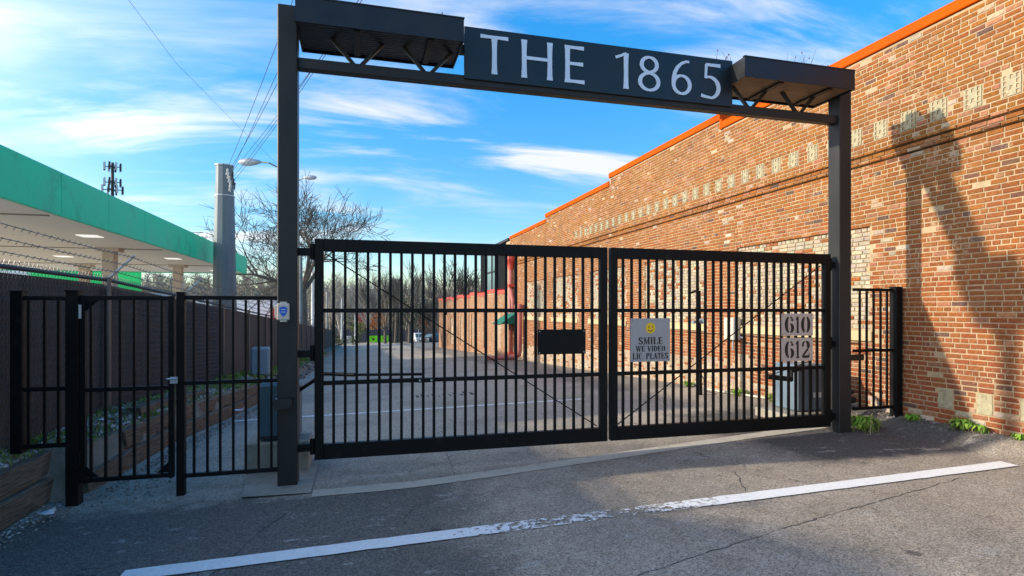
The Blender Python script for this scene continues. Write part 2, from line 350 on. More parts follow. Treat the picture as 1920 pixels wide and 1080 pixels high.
def paint_mat(worn):
    m = bpy.data.materials.new('road_paint'); m.use_nodes = True; t = m.node_tree; b = t.nodes['Principled BSDF']; ln = t.links.new
    tc = N(t, 'ShaderNodeTexCoord'); sp = N(t, 'ShaderNodeSeparateXYZ'); ln(tc.outputs['Object'], sp.inputs[0])
    n = N(t, 'ShaderNodeTexNoise', i_Scale=19.0, i_Detail=10, i_Roughness=.75); ln(tc.outputs['Object'], n.inputs['Vector'])
    if worn:
        cr = N(t, 'ShaderNodeValToRGB'); e = cr.color_ramp.elements
        mr = N(t, 'ShaderNodeMapRange', i_From_Min=-1.5, i_From_Max=6.1); ln(sp.outputs[0], mr.inputs[0]); ln(mr.outputs[0], cr.inputs[0])
        f = lambda X: (X+1.5)/7.6
        pts = [(-1.5, .38), (-1.0, .33), (-.7, .27), (.25, .28), (.6, .37), (.8, .43), (1.0, .46), (1.1, .51), (1.25, .50), (1.35, .55), (1.6, .495), (1.85, .53), (1.98, .57), (2.12, .57), (2.25, .51), (2.5, .475), (2.8, .445), (3.1, .35), (3.6, .28), (6.1, .26)]
        while len(e) > 1: e.remove(e[-1])
        e[0].position = f(pts[0][0]); e[0].color = (pts[0][1],)*3+(1,)
        for X, v in pts[1:]: q = e.new(f(X)); q.color = (v, v, v, 1)
        thr = cr.outputs[0]
    else:
        q = N(t, 'ShaderNodeValue'); q.outputs[0].default_value = .44; thr = q.outputs[0]
    s = N(t, 'ShaderNodeMath', operation='SUBTRACT'); ln(n.outputs[0], s.inputs[0]); ln(thr, s.inputs[1])
    k = N(t, 'ShaderNodeMapRange', i_From_Min=-.012, i_From_Max=.012); ln(s.outputs[0], k.inputs[0])
    n2 = N(t, 'ShaderNodeTexNoise', i_Scale=30.0, i_Detail=6); ln(tc.outputs['Object'], n2.inputs['Vector'])
    pm = N(t, 'ShaderNodeMix', data_type='RGBA'); ln(n2.outputs[0], pm.inputs[0]); pm.inputs[6].default_value = (.66, .65, .61, 1); pm.inputs[7].default_value = (.95, .95, .92, 1)
    ln(pm.outputs[2], b.inputs['Base Color']); b.inputs['Roughness'].default_value = .75
    tr = N(t, 'ShaderNodeBsdfTransparent'); ms = N(t, 'ShaderNodeMixShader'); ln(k.outputs[0], ms.inputs[0]); ln(tr.outputs[0], ms.inputs[1]); ln(b.outputs[0], ms.inputs[2])
    ln(ms.outputs[0], t.nodes['Material Output'].inputs[0]); return m
M['paint_worn'] = paint_mat(True); M['paint'] = paint_mat(False)
def ground_mat():
    return mat('rough_ground', (.19, .155, .11), .95, 0, .5, .25, .6, 4, .1, col2=(.12, .11, .065))
M['ground'] = ground_mat()

# ------------------------------------------------------------------ ground
WX = 6.68
def sst(a, b, x): t = max(0, min(1, (x-a)/(b-a))); return t*t*(3-2*t)
def dec(y): return -.045*(max(0, min(y, 118)-8))
def G(x, y):
    z = .0235*max(-1.5, min(x+.65, 7.4))+dec(y)
    z += .13*sst(6.08, 6.62, x)*sst(8.2, 6.6, y)
    return z
def bankz(x, y):                                       # raised strip of soil behind the sleepers
    e = face(y)
    h = .42-.24*sst(10, 24, y)
    return G(x, y)+h-.02+.05*sst(e, e-.5, x)
def face(y): return -2.62 if y < 6.0 else -2.42+(.47*(y-6.2)/5.8 if y < 12 else .47)
def grid(name, xs, ys, zf, m, **kw):
    b = MB(); nx = len(xs)
    b.v = [(x, y, zf(x, y)) for y in ys for x in xs]
    b.f = [(j*nx+i, j*nx+i+1, (j+1)*nx+i+1, (j+1)*nx+i) for j in range(len(ys)-1) for i in range(nx-1)]; b.c = [None]*len(b.f)
    return tag(b.build(name, m, smooth=True), kind='structure', **kw)
def lin(a, b, n): return [a+(b-a)*i/n for i in range(n+1)]
def hill(x, y):
    z = dec(y)-.25
    if y > 118: z += (y-118)*.035+11*sst(118, 270, y)
    return z
grid('ground', lin(-900, 900, 90), lin(-120, 118, 30)+lin(125, 1500, 60), hill, M['ground'])
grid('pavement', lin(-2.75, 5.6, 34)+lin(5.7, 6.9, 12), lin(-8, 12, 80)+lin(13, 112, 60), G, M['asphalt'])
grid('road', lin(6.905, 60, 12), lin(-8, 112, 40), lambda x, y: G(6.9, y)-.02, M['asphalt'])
# far car park opens to the left beyond the fence
grid('bank', lin(-3.7, -2.5, 10)+lin(-2.46, -1.98, 7), lin(2.0, 12, 60)+lin(12.5, 70, 60),
     lambda x, y: (bankz(x, y)+.035*noise.noise(Vector((x*5, y*5, 0)))) if x < face(y)-.05 else G(x, y)-.06, M['soil'])
grid('forecourt', lin(-70, -3.72, 20), lin(-8, 112, 30), lambda x, y: dec(y)-.12, M['forecourt'])
# concrete strip and pads
b = MB(); pts = [(-.41, 5.36), (-.2, 5.34), (.5, 5.32), (1.2, 5.40), (2.8, 5.62), (4.4, 5.85), (5.5, 5.98), (5.7, 6.0)]
for i in range(len(pts)-1):
    (x0, y0), (x1, y1) = pts[i], pts[i+1]; n = 4
    for k in range(n):
        a0, a1 = k/n, (k+1)/n
        X0, Y0, X1, Y1 = x0+(x1-x0)*a0, y0+(y1-y0)*a0, x0+(x1-x0)*a1, y0+(y1-y0)*a1
        w0 = .10+.012*noise.noise(Vector((X0*3, 0, 0))); w1 = .10+.012*noise.noise(Vector((X1*3, 0, 0)))
        b.add([(X0, Y0-w0, G(X0, Y0)+.005), (X1, Y1-w1, G(X1, Y1)+.005), (X1, Y1+w1, G(X1, Y1)+.005), (X0, Y0+w0, G(X0, Y0)+.005)], [(0, 1, 2, 3)])
tag(b.build('concrete_strip', M['strip']), kind='structure')
b = MB(); b.add([(-1.0, 5.40, .012), (-.42, 5.36, .016), (-.42, 6.75, .016), (-1.13, 6.72, .012)], [(0, 1, 2, 3)])
tag(b.build('concrete_pad', M['concrete']), kind='structure')
# road markings
def ribbon_ground(name, x0, x1, y0, y1, wd, m, lift=.009):
    b = MB(); n = 60
    for i in range(n):
        a, c = i/n, (i+1)/n; X0, X1 = x0+(x1-x0)*a, x0+(x1-x0)*c; Y0, Y1 = y0+(y1-y0)*a, y0+(y1-y0)*c
        j0 = .012*noise.noise(Vector((X0*7, 1, 0))); j1 = .012*noise.noise(Vector((X1*7, 1, 0)))
        b.add([(X0, Y0-wd/2+j0, G(X0, Y0)+lift), (X1, Y1-wd/2+j1, G(X1, Y1)+lift), (X1, Y1+wd/2+j1, G(X1, Y1)+lift), (X0, Y0+wd/2+j0, G(X0, Y0)+lift)], [(0, 1, 2, 3)])
    return tag(b.build(name, m), kind='structure')
ribbon_ground('road_marking', -1.44, 6.05, 4.05, 4.05, .165, M['paint_worn'])
ribbon_ground('road_marking', -1.9, 3.9, 9.72, 9.5, .10, M['paint'])
# cracks: thin dark open joints
def crack(pts, wd=.008):
    b = MB(); P = []
    for (x0, y0), (x1, y1) in zip(pts[:-1], pts[1:]):
        n = max(2, int(math.hypot(x1-x0, y1-y0)/.06))
        for k in range(n): a = k/n; P.append((x0+(x1-x0)*a+U(-.012, .012), y0+(y1-y0)*a+U(-.012, .012)))
    for p, q in zip(P[:-1], P[1:]):
        d = Vector((q[0]-p[0], q[1]-p[1])); d = Vector((-d.y, d.x)).normalized()*wd*U(.1, .42)
        b.add([(p[0]-d.x, p[1]-d.y, G(*p)+.003), (p[0]+d.x, p[1]+d.y, G(*p)+.003), (q[0]+d.x, q[1]+d.y, G(*q)+.003), (q[0]-d.x, q[1]-d.y, G(*q)+.003)], [(0, 1, 2, 3)])
    return b
M['crack'] = mat('crack', (.05, .048, .045), .95)
cb_ = MB()
for pts, wd in (([(.9, 2.9), (2.0, 3.2), (3.3, 3.5), (4.4, 3.72), (5.3, 3.9)], .010), ([(-1.2, 2.9), (-.95, 3.7), (-.7, 4.6), (-.45, 5.2)], .012),
            ([(.35, 3.4), (.2, 4.2), (.45, 4.75), (1.6, 4.9)], .006), ([(.75, 7.0), (1.3, 7.9), (1.2, 9.3), (1.8, 11)], .012), ([(1.3, 7.9), (2.2, 8.2), (2.6, 7.2)], .01), ([(.9, 5.5), (.95, 6.5), (1.4, 7.0)], .008),
            ([(3.2, 4.2), (3.5, 4.75)], .010), ([(1.9, 12), (1.5, 14), (1.8, 18)], .02)):
    c = crack(pts, wd); cb_.add(c.v, c.f)
tag(cb_.build('pavement_cracks', M['crack']), kind='structure')
# patched trench far down the lane
b = MB()
for i in range(11):
    x = 1.1+i*.11; y = 11.6+U(-.15, .15)
    b.box((x, y-.2, G(x, y)+.001), (x+U(.03, .07), y+U(.0, .25), G(x, y)+.006))
tag(b.build('tar_patches', M['crack']), kind='structure')

# ------------------------------------------------------------------ brick warehouse
CH = .0603; BL = .180; MJ = .0135
PAL = [(.34, .108, .030), (.31, .094, .030), (.36, .128, .033), (.28, .082, .030), (.33, .112, .042), (.25, .074, .034), (.35, .132, .050), (.34, .104, .032)]
DARK = [(.16, .075, .052), (.13, .075, .062), (.20, .08, .048), (.12, .07, .06)]
PALE = [(.46, .36, .25), (.43, .34, .26), (.46, .31, .21), (.40, .32, .26), (.50, .43, .33)]
PALEW = [(.46, .40, .29), (.42, .38, .30), (.50, .42, .30), (.40, .35, .27)]
PINK = [(.36, .155, .082), (.34, .14, .075), (.38, .17, .09), (.33, .15, .085)]
panels = [(6.19, 9.0), (10.0, 12.5), (13.5, 15.9), (16.9, 19.3), (20.3, 22.8)]
PZ0, PZ1 = 1.36, 2.78
def nz(a, b, s, o=0): return noise.noise(Vector((a*s, b*s, o)))
def jit(c, a=.12): k = 1+U(-a, a); return (c[0]*k*(1+U(-.05, .05)), c[1]*k*(1+U(-.08, .08)), c[2]*k)
def brick_col(y, z, panel):
    g = G(WX, y)
    r = R(); w_ = nz(y, z*1.6, .9, 3)+.5*nz(y, z, 3.2, 8)
    if panel:
        if r < .80+.5*w_: return jit(random.choice(PALEW))
        return jit(random.choice(PINK+PAL))
    pw = .006+.35*max(0, w_-.30)
    if y > 8.6 and z < g+.62+.2*nz(y, 0, 1.1, 5): pw = .85
    elif y < 8.6 and z < g+.18+.12*nz(y, 0, 2, 5): pw = .4
    if r < pw: return jit(random.choice(PALE), .16)
    if r < pw+.03+.1*max(0, nz(y, z, .8, 20)): return jit(random.choice(DARK), .2)
    if r < pw+.10+.35*max(0, nz(y, z, .7, 30)): return jit(random.choice(PINK))
    c = random.choice(PAL); mu = (.335, .112, .031); c = tuple(a*.55+b_*.45 for a, b_ in zip(c, mu)); c = jit(c, .08)
    k = nz(y, z, .5, 40)                                # lower wall redder, upper more orange, as built
    t = max(0, min(1, (z-.6)/3.2))
    s_ = .88+.16*nz(y, z, .45, 60)+.10*nz(y, z*.4, 1.7, 70)
    return (c[0]*(1+.05*k)*s_, c[1]*(.88+.24*t)*s_, c[2]*(1.15-.3*t)*s_)
def chamfer_brick(y0, y1, z0, z1, xf, e=.004, dp=.03, sk=0):
    """front face towards -X"""
    vs = [(xf, y0+e, z0+e), (xf, y1-e, z0+e), (xf, y1-e, z1-e+sk), (xf, y0+e, z1-e), (xf+e, y0, z0), (xf+e, y1, z0), (xf+e, y1, z1+sk), (xf+e, y0, z1),
          (xf+dp, y0, z0), (xf+dp, y1, z0), (xf+dp, y1, z1), (xf+dp, y0, z1)]
    fs = [(0, 3, 2, 1)]+[(i, (i+1) % 4, (i+1) % 4+4, i+4) for i in range(4)]+[(i+4, (i+1) % 4+4, (i+1) % 4+8, i+8) for i in range(4)]
    return vs, fs
root = empty('brick_warehouse', (WX, 14, 0), 'long orange brick warehouse wall with stepped orange coping along the lane', 'building')
def coping_z(y): return 5.12 if y < 9.47 else (5.30 if y < 14.5 else (5.09 if y < 20.1 else 4.90))
YEND = 25.3
vents = [4.06+.392*i for i in range(34)]; vents = [v for v in vents if v < 17.5]
VZ0 = CH*65; VZ1 = CH*69
bvents = [4.28, 4.72, 5.16, 3.84, 3.4]
BZ0 = CH*8; BZ1 = CH*12
bricks = []
groove_rows = (60, 62)
for row in range(-15, 89):
    z0 = row*CH; z1 = z0+CH-MJ
    if row in groove_rows: z0 += .012
    hdr = row % 6 == 3
    bl = BL/2+.002 if hdr else BL
    y = 1.2+((row % 2)*.5+U(-.06, .06))*bl
    while y < YEND:
        ln_ = bl*U(.96, 1.04) if R() > .05 else bl*U(.5, .8)
        y0, y1 = y, min(y+ln_-MJ*U(.8, 1.2), YEND-.01); y += ln_
        if y1-y0 < .03: continue
        zt = coping_z((y0+y1)/2)-.01
        if z1 > zt or z1 < G(WX, y0)-.05: continue
        ym = (y0+y1)/2
        pn = any(a < ym < c for a, c in panels) and PZ0 < (z0+z1)/2 < PZ1
        if not pn and any(a-.0 < y1 and y0 < c for a, c in panels) and PZ0 < (z0+z1)/2 < PZ1:
            for a, c in panels:
                if y0 < a < y1: y1 = a-.002
                if y0 < c < y1: y0 = c+.002
        if pn:
            for a, c in panels:
                if a < ym < c: y0 = max(y0, a+.004); y1 = min(y1, c-.004)
        if any(a-.04 < y1 and y0 < c+.04 for a, c in panels) and 1.21 < (z0+z1)/2 < 1.36: continue       # sills
        if VZ0-.01 < (z0+z1)/2 < VZ1:
            vv = [v for v in vents if v-.098 < y1 and y0 < v+.098]
            if vv:
                if y0 < vv[0]-.098-.03: y1 = vv[0]-.098-MJ
                elif y1 > vv[-1]+.098+.03: y0 = vv[-1]+.098+MJ
                else: continue
        if BZ0-.01 < (z0+z1)/2 < BZ1:
            vv = [v for v in bvents if v-.085 < y1 and y0 < v+.085]
            if vv:
                if y0 < vv[0]-.085-.03: y1 = vv[0]-.085-MJ
                elif y1 > vv[-1]+.085+.03: y0 = vv[-1]+.085+MJ
                else: continue
        if y1-y0 < .025: continue
        xf = WX-.006+U(-.0035, .0025)+(.028 if pn else 0)-(.016 if row in groove_rows else .008 if row == 61 else 0)
        if R() < .015: xf += .006
        bricks.append((y0, y1, z0+U(-.001, .001), z1+U(-.001, .001), xf, brick_col(ym, z0, pn), U(-.002, .002)))
# the 300 that show largest become parts
def shown(bk):
    y0, y1, z0, z1 = bk[:4]
    if y0 < .8: return 0
    def pr(y, z):
        p = atan2(WX, y)-YAW
        if p > 1.4: return None
        zc_ = math.hypot(WX, y)*cos(p); return 960+FPX*tan(p), HOR-(z-EYE)*FPX/zc_
    a, c = pr(y0, z0), pr(y1, z1)
    if a is None or c is None: return 0
    if a[0] > 1918 or a[1] > 1080 or c[1] < 2: return 0
    if 1555 < c[0] < 1600: return 0
    return (a[0]-c[0])*abs(a[1]-c[1])
bricks.sort(key=shown, reverse=True)
shape_cache = {}
for i, (y0, y1, z0, z1, xf, c, sk) in enumerate(bricks[:300]):
    key = round((y1-y0)/.008)
    if key not in shape_cache:
        h = key*.008/2; vs, fs = chamfer_brick(-h, h, -(CH-MJ)/2, (CH-MJ)/2, 0)
        m_ = bpy.data.meshes.new('brick'); m_.from_pydata(vs, [], fs); m_.materials.append(M['brickpart']); shape_cache[key] = m_
    o = link(bpy.data.objects.new('brick', shape_cache[key])); o.parent = root; o.color = (*c, 1)
    o.location = (xf-WX, (y0+y1)/2-14, (z0+z1)/2); o.rotation_euler = (U(-.012, .012), 0, U(-.01, .01))
b = MB()
for y0, y1, z0, z1, xf, c, sk in bricks[300:]:
    vs, fs = chamfer_brick(y0, y1, z0, z1, xf, sk=sk); b.add(vs, fs, c)
o = b.build('brickwork', M['brick'], root); o['kind'] = 'stuff'
# mortar backing
b = MB(); F = WX; Bk = WX+.35
def slab(y0, y1, z0, z1, rec=0.0): b.box((F+rec, y0, z0), (Bk, y1, z1))
slab(1.1, YEND, -1.2, PZ0-.0)
zs = 5.09-.17
slab(1.1, YEND, PZ1, 3.605); slab(1.1, YEND, 3.629, 3.726, -.002); slab(1.1, YEND, 3.749, 4.70)
slab(1.1, 9.47, 4.70, 5.08); slab(9.47, 14.5, 4.70, 5.26); slab(14.5, 20.1, 4.70, 5.05); slab(20.1, YEND, 4.70, 4.86)
ye = 1.1
for a, c in panels:
    slab(ye, a, PZ0, PZ1); slab(a, c, PZ0, PZ1, .036); ye = c
slab(ye, YEND, PZ0, PZ1)
b.build('mortar', M['mortar'], root)
b = MB(); b.box((Bk, 1.1, -1.2), (WX+14, YEND, 4.80)); b.build('rear_block', M['dark'], root)
for a, c in panels:
    b = MB(); b.box((WX-.045, a-.06, 1.215), (WX+.1, c+.06, 1.352), bev=.01); b.build('window_sill', M['sill'], root)
# coping, one flashing piece after another
def seglist(y0, y1, z, step=3.0):
    y = y0
    while y < y1-.01:
        e = min(y+step, y1); b = MB(); b.box((WX-.035, y+.003, z-.03), (WX+.40, e-.003, z+.105), bev=.008); b.build('coping', M['coping'], root); y = e
seglist(1.1, 9.47, 5.12, 2.9); seglist(9.47, 14.5, 5.30); seglist(14.5, 20.1, 5.09); seglist(20.1, YEND, 4.90)
b = MB(); b.box((WX-.038, 9.40, 5.08), (WX+.40, 9.47, 5.27)); b.build('coping_step', M['coping'], root)
# vent blocks with real holes
def vent_mesh():
    b = MB(); W, H = .186, CH*4-MJ; nx, nzh = 3, 4
    ys = [-W/2]; zs = [-H/2]
    for i in range(nx): c = -W/2+W*(i+.5)/nx; ys += [c-.014, c+.014]
    for j in range(nzh): c = -H/2+H*(j+.5)/nzh; zs += [c-.021, c+.021]
    ys.append(W/2); zs.append(H/2)
    for i in range(len(ys)-1):
        for j in range(len(zs)-1):
            y0, y1, z0, z1 = ys[i], ys[i+1], zs[j], zs[j+1]
            hole = i % 2 == 1 and j % 2 == 1 and not (((i//2)+(j//2)) % 2 == 1 and i//2 == 1)
            if hole:
                d = .04
                b.add([(0, y0, z0), (0, y1, z0), (0, y1, z1), (0, y0, z1), (d, y0, z0), (d, y1, z0), (d, y1, z1), (d, y0, z1)],
                      [(4, 5, 6, 7), (0, 1, 5, 4), (1, 2, 6, 5), (2, 3, 7, 6), (3, 0, 4, 7)])
            else: b.add([(0, y0, z0), (0, y1, z0), (0, y1, z1), (0, y0, z1)], [(3, 2, 1, 0)])
    return b
vb = vent_mesh(); me = bpy.data.meshes.new('vent_block'); me.from_pydata(vb.v, [], vb.f); me.materials.append(M['vent'])
for p in me.polygons: pass
me.materials.append(M['holes'])
for p in me.polygons:
    if abs(p.center.x) > .01: p.material_index = 1
for v in vents:
    o = link(bpy.data.objects.new('vent_block', me)); o.parent = root; o.location = (-.009, v-14, (VZ0+VZ1)/2-MJ/2); o.rotation_euler = (U(-.02, .02), 0, 0)
for v in bvents:
    b = MB(); b.box((WX-.010, v-.08, BZ0), (WX+.02, v+.08, BZ1-MJ), bev=.004); b.build('base_block', M['vent'], root)
# iron wall anchors, cable along the wall, chipped sockets
b = MB(); b.tube([(WX-.03, 6.3, 1.18), (WX-.03, 7.5, 1.16), (WX-.03, 9.2, 1.19), (WX-.03, 10.6, 1.17)], .006, 5); b.build('wall_cable', M['frame'], root)

# ------------------------------------------------------------------ low brick building behind it
LY0, LY1, LZ = 26.0, 51.0, 2.52
low = empty('low_brick_building', (WX+.2, 38, 0), 'low pinkish brick building with thin red roof edge further down the lane', 'building')
low_wins = [(27.9, 28.9), (31.3, 32.0), (35.0, 35.7), (39.0, 39.8), (43.0, 44.4)]
b = MB(); lb = []
for row in range(-36, 42):
    z0 = row*CH; y = LY0+(row % 2)*BL/2
    while y < LY1:
        y0, y1 = y, y+BL-MJ; y += BL; ym = (y0+y1)/2
        if z0+CH > LZ or z0 < G(WX, y0)-.05: continue
        g_ = G(WX, y0); wn = any(a < ym < c for a, c in low_wins) and g_+.35 < z0 < g_+2.4
        c = jit(random.choice(PALE if wn or (R() < .12) else PINK), .1)
        if not wn: c = (c[0]*.9, c[1]*.85, c[2]*.85)
        lb.append((y0, y1, z0, z0+CH-MJ, WX+.194+(.06 if wn else 0), c))
for y0, y1, z0, z1, xf, c in lb:
    vs, fs = chamfer_brick(y0, y1, z0, z1, xf); b.add([vs[i] for i in (0, 1, 2, 3, 8, 9, 10, 11)], [(0, 3, 2, 1), (0, 1, 5, 4), (1, 2, 6, 5), (2, 3, 7, 6), (3, 0, 4, 7)], c)
o = b.build('brickwork', M['brick'], low); o['kind'] = 'stuff'
b = MB(); b.box((WX+.262, LY0, -2.6), (WX+10, LY1, LZ)); b.build('mortar', M['mortar'], low)
b = MB(); ye = LY0
for a, c in low_wins:
    b.box((WX+.2, ye, -2.6), (WX+.262, a, LZ)); ye = c
    gz_ = G(WX, (a+c)/2); b.box((WX+.2, a, -2.6), (WX+.262, c, gz_+.33)); b.box((WX+.2, a, gz_+2.43), (WX+.262, c, LZ))
b.box((WX+.2, ye, -2.6), (WX+.262, LY1, LZ)); b.build('mortar', M['mortar'], low)
y = LY0; k = 0
while y < LY1-.1:
    b = MB(); z = LZ+(.10 if k % 2 else 0)+(.03 if y < 35 else -.05*(y-35)/8); b.box((WX+.15, y, z-.12), (WX+.6, y+2.48, z+.06)); b.build('roof_edge', M['redpaint'], low); y += 2.5; k += 1
b = MB(); b.box((WX+.02, 46.0, 1.2), (WX+.19, 46.15, 1.4)); b.build('wall_lamp', M['frame'], low)
b = MB(); b.box((WX-.0, YEND, -1.6), (WX+.35, 26.0, 4.8)); b.build('end_pier', M['mortar'], root)
tw = empty('stair_tower', (7.4, 31.5, 2.5), 'dark clad rooftop box with tall glass window above the low building', 'building')
b = MB(); b.box((7.4, 28, 2.5), (11, 35.3, 5.15)); b.box((7.25, 27.9, 5.15), (11.1, 35.5, 5.27)); b.build('cladding', M['dark'], tw)
for i in range(36):
    y = 28.1+i*.2
    if 30.4 < y < 33.6: continue
    b = MB(); b.box((7.37, y, 2.52), (7.4, y+.04, 5.13)); b.build('batten', M['frame'], tw)
for y0, y1 in ((30.6, 31.9), (32.0, 33.4)):
    for z0, z1 in ((2.7, 3.75), (3.85, 4.95)):
        b = MB(); b.box((7.385, y0, z0), (7.41, y1, z1)); b.build('pane', M['glass'], tw)
b = MB()
for y in (30.5, 31.92, 33.42): b.box((7.33, y, 2.6), (7.398, y+.08, 5.05))
for z in (2.6, 3.76, 4.96): b.box((7.34, 30.58, z), (7.396, 33.42, z+.09))
b.build('window_frame', M['frame'], tw)

# ------------------------------------------------------------------ gantry sign
GY = 5.72
gz0 = lambda x: G(x, GY)
gn = empty('entrance_gantry', (2.5, GY, 0), 'tall dark steel gantry spanning the driveway with the entrance name board', 'gantry')
LPX0, LPX1 = -.736, -.561; RPX0, RPX1 = 5.62, 5.80
b = MB(); b.box((LPX0, GY-.0875, -.05), (LPX1, GY+.0875, EYE+2.83), bev=.008); b.build('post', M['gantry'], gn)
b = MB(); b.box((RPX0, GY-.09, -.02), (RPX1, GY+.09, EYE+2.80), bev=.008); b.build('post', M['gantry'], gn)
BZ_0, BZ_1 = EYE+2.266, EYE+2.367
b = MB(); b.box((LPX1+.001, GY-.05, BZ_0), (RPX0-.001, GY+.05, BZ_1), bev=.006); b.build('lower_beam', M['gantry'], gn)
b = MB(); b.box((LPX1+.001, GY-.04, EYE+2.60), (RPX0-.001, GY+.04, EYE+2.68)); b.build('upper_beam', M['gantry'], gn)
for cx in (-.02, .66, 4.42, 5.10):
    for s in (-1, 1):
        b = MB(); b.bar((cx+s*.03, GY, BZ_1), (cx+s*.24, GY, EYE+2.60), .032, .032); b.build('truss_brace', M['gantry'], gn)
# name board
SX0, SX1 = onY(870, 0, GY-.06).x, onY(1372, 0, GY-.06).x
sb = MB(); sb.box((SX0, GY-.075, EYE+2.325), (SX1, GY-.052, EYE+2.85), bev=.003); board = sb.build('name_board', M['signface'], gn)
b = MB(); b.box((SX0, GY-.05, EYE+2.69), (SX1, GY-.03, EYE+2.84)); b.build('board_stiffener', M['gantry'], gn)

# --- lettering from ribbons
def rib(b, pts, wds, org, sx_, sz_, y, dep=.006, wmul=1.0):
    """ribbon in X-Z plane, glyph units; open polyline"""
    P = [(org[0]+p[0]*sx_, org[1]+p[1]*sz_) for p in pts]; n = len(P)
    wds = wds if isinstance(wds, (list, tuple)) else [wds]*n
    A = []; Bq = []
    for i in range(n):
        a = P[max(0, i-1)]; c = P[min(n-1, i+1)]; dx_, dz_ = c[0]-a[0], c[1]-a[1]; l = math.hypot(dx_, dz_) or 1
        nx_, nz_ = -dz_/l, dx_/l; h = wds[i]*wmul/2
        A.append((P[i][0]+nx_*h, P[i][1]+nz_*h)); Bq.append((P[i][0]-nx_*h, P[i][1]-nz_*h))
    vs = [(p[0], y, p[1]) for p in A]+[(p[0], y, p[1]) for p in Bq]+[(p[0], y+dep, p[1]) for p in A]+[(p[0], y+dep, p[1]) for p in Bq]
    fs = []
    for i in range(n-1):
        fs += [(i, i+1, n+i+1, n+i), (2*n+i, 3*n+i, 3*n+i+1, 2*n+i+1), (i, 2*n+i, 2*n+i+1, i+1), (n+i, n+i+1, 3*n+i+1, 3*n+i)]
    fs += [(0, n, 3*n, 2*n), (n-1, 2*n+n-1, 3*n+n-1, 2*n-1)]
    b.add(vs, fs)
def arc(cx, cz, rx, rz, a0, a1, n=28): return [(cx+rx*cos(radians(a0+(a1-a0)*i/n)), cz+rz*sin(radians(a0+(a1-a0)*i/n))) for i in range(n+1)]
def flare(b, p, q, w, org, sx_, sz_, y, fl=1.25):
    pts = [(p[0]+(q[0]-p[0])*t, p[1]+(q[1]-p[1])*t) for t in (0, .12, .35, .65, .88, 1)]
    rib(b, pts, [w*fl, w*1.06, w*.95, w*.95, w*1.06, w*fl], org, sx_, sz_, y)
ly = GY-.084; LZ0, LZ1 = EYE+2.393, EYE+2.785; LH = LZ1-LZ0
def glyphbox(px0, px1): a = onY(px0, 0, ly).x; c = onY(px1, 0, ly).x; return a, c-a
WV = .052; WH = .034
def letter(name, px0, px1, fn):
    x0, W = glyphbox(px0, px1); b = MB(); fn(b, (x0, LZ0), W, LH); fix_normals(b.build(name, M['letter'], gn))
def gT(b, o, W, H):
    flare(b, (.5, 0), (.5, .925), WV, o, W, H, ly, 1.2); flare(b, (0, .955), (1, .955), WH, o, W, H, ly-.0006, 1.15)
def gH(b, o, W, H):
    flare(b, (.10, 0), (.10, 1), WV, o, W, H, ly); flare(b, (.90, 0), (.90, 1), WV, o, W, H, ly); rib(b, [(.1, .53), (.9, .53)], WH, o, W, H, ly-.0006)
def gE(b, o, W, H):
    flare(b, (.14, 0), (.14, 1), WV, o, W, H, ly)
    for z, x in ((.955, .97), (.52, .93), (.045, 1.0)): rib(b, [(.12, z), (.5, z), (x, z)], [WH*.95, WH*.95, WH*1.25], o, W, H, ly-.0006)
def g1(b, o, W, H):
    flare(b, (.80, 0), (.80, .98), WV, o, W, H, ly); rib(b, [(.02, .84), (.4, .90), (.82, .985)], [.03, .028, .022], o, W, H, ly-.0006)
def ring(b, cx, cz, rx, rz, o, W, H, yy, thick=.046, thin=.026, a0=0, a1=360, n=40):
    pts = arc(cx, cz, rx, rz, a0, a1, n); ws = [thin+(thick-thin)*abs(cos(radians(a0+(a1-a0)*i/n))) for i in range(n+1)]
    if a1-a0 == 360: pts[-1] = pts[0]
    rib(b, pts, ws, o, W, H, yy)
def g8(b, o, W, H): ring(b, .5, .27, .40, .235, o, W, H, ly); ring(b, .5, .745, .33, .205, o, W, H, ly-.0006)
def g6(b, o, W, H):
    ring(b, .52, .29, .37, .255, o, W, H, ly)
    pts = [(.145, .30), (.155, .45), (.21, .62), (.32, .77), (.50, .89), (.70, .955), (.86, .96)]
    rib(b, pts, [.046, .048, .046, .040, .034, .028, .026], o, W, H, ly-.0006)
def g5(b, o, W, H):
    rib(b, [(.26, .955), (.60, .955), (.97, .955)], [WH, WH, WH*1.2], o, W, H, ly)
    rib(b, [(.28, .96), (.24, .56)], [.034, .028], o, W, H, ly-.0006)
    pts = [(.235, .575)]+[(.235+.10, .60)]+arc(.40, .30, .48, .305, 88, -75, 26)+[(.32, .02), (.14, .035), (.02, .06)]
    ws = [.024, .026]+[.028+.022*sin(pi*i/26) for i in range(27)]+[.030, .034, .038]
    rib(b, pts, ws, o, W, H, ly-.0012)
for nm, a, c, fn in (('letter_t', 901, 953, gT), ('letter_h', 977, 1037, gH), ('letter_e', 1059, 1096, gE), ('digit_one', 1154, 1179, g1), ('digit_eight', 1196, 1239, g8), ('digit_six', 1257, 1298, g6), ('digit_five', 1314, 1352, g5)):
    letter(nm, a, c, fn)

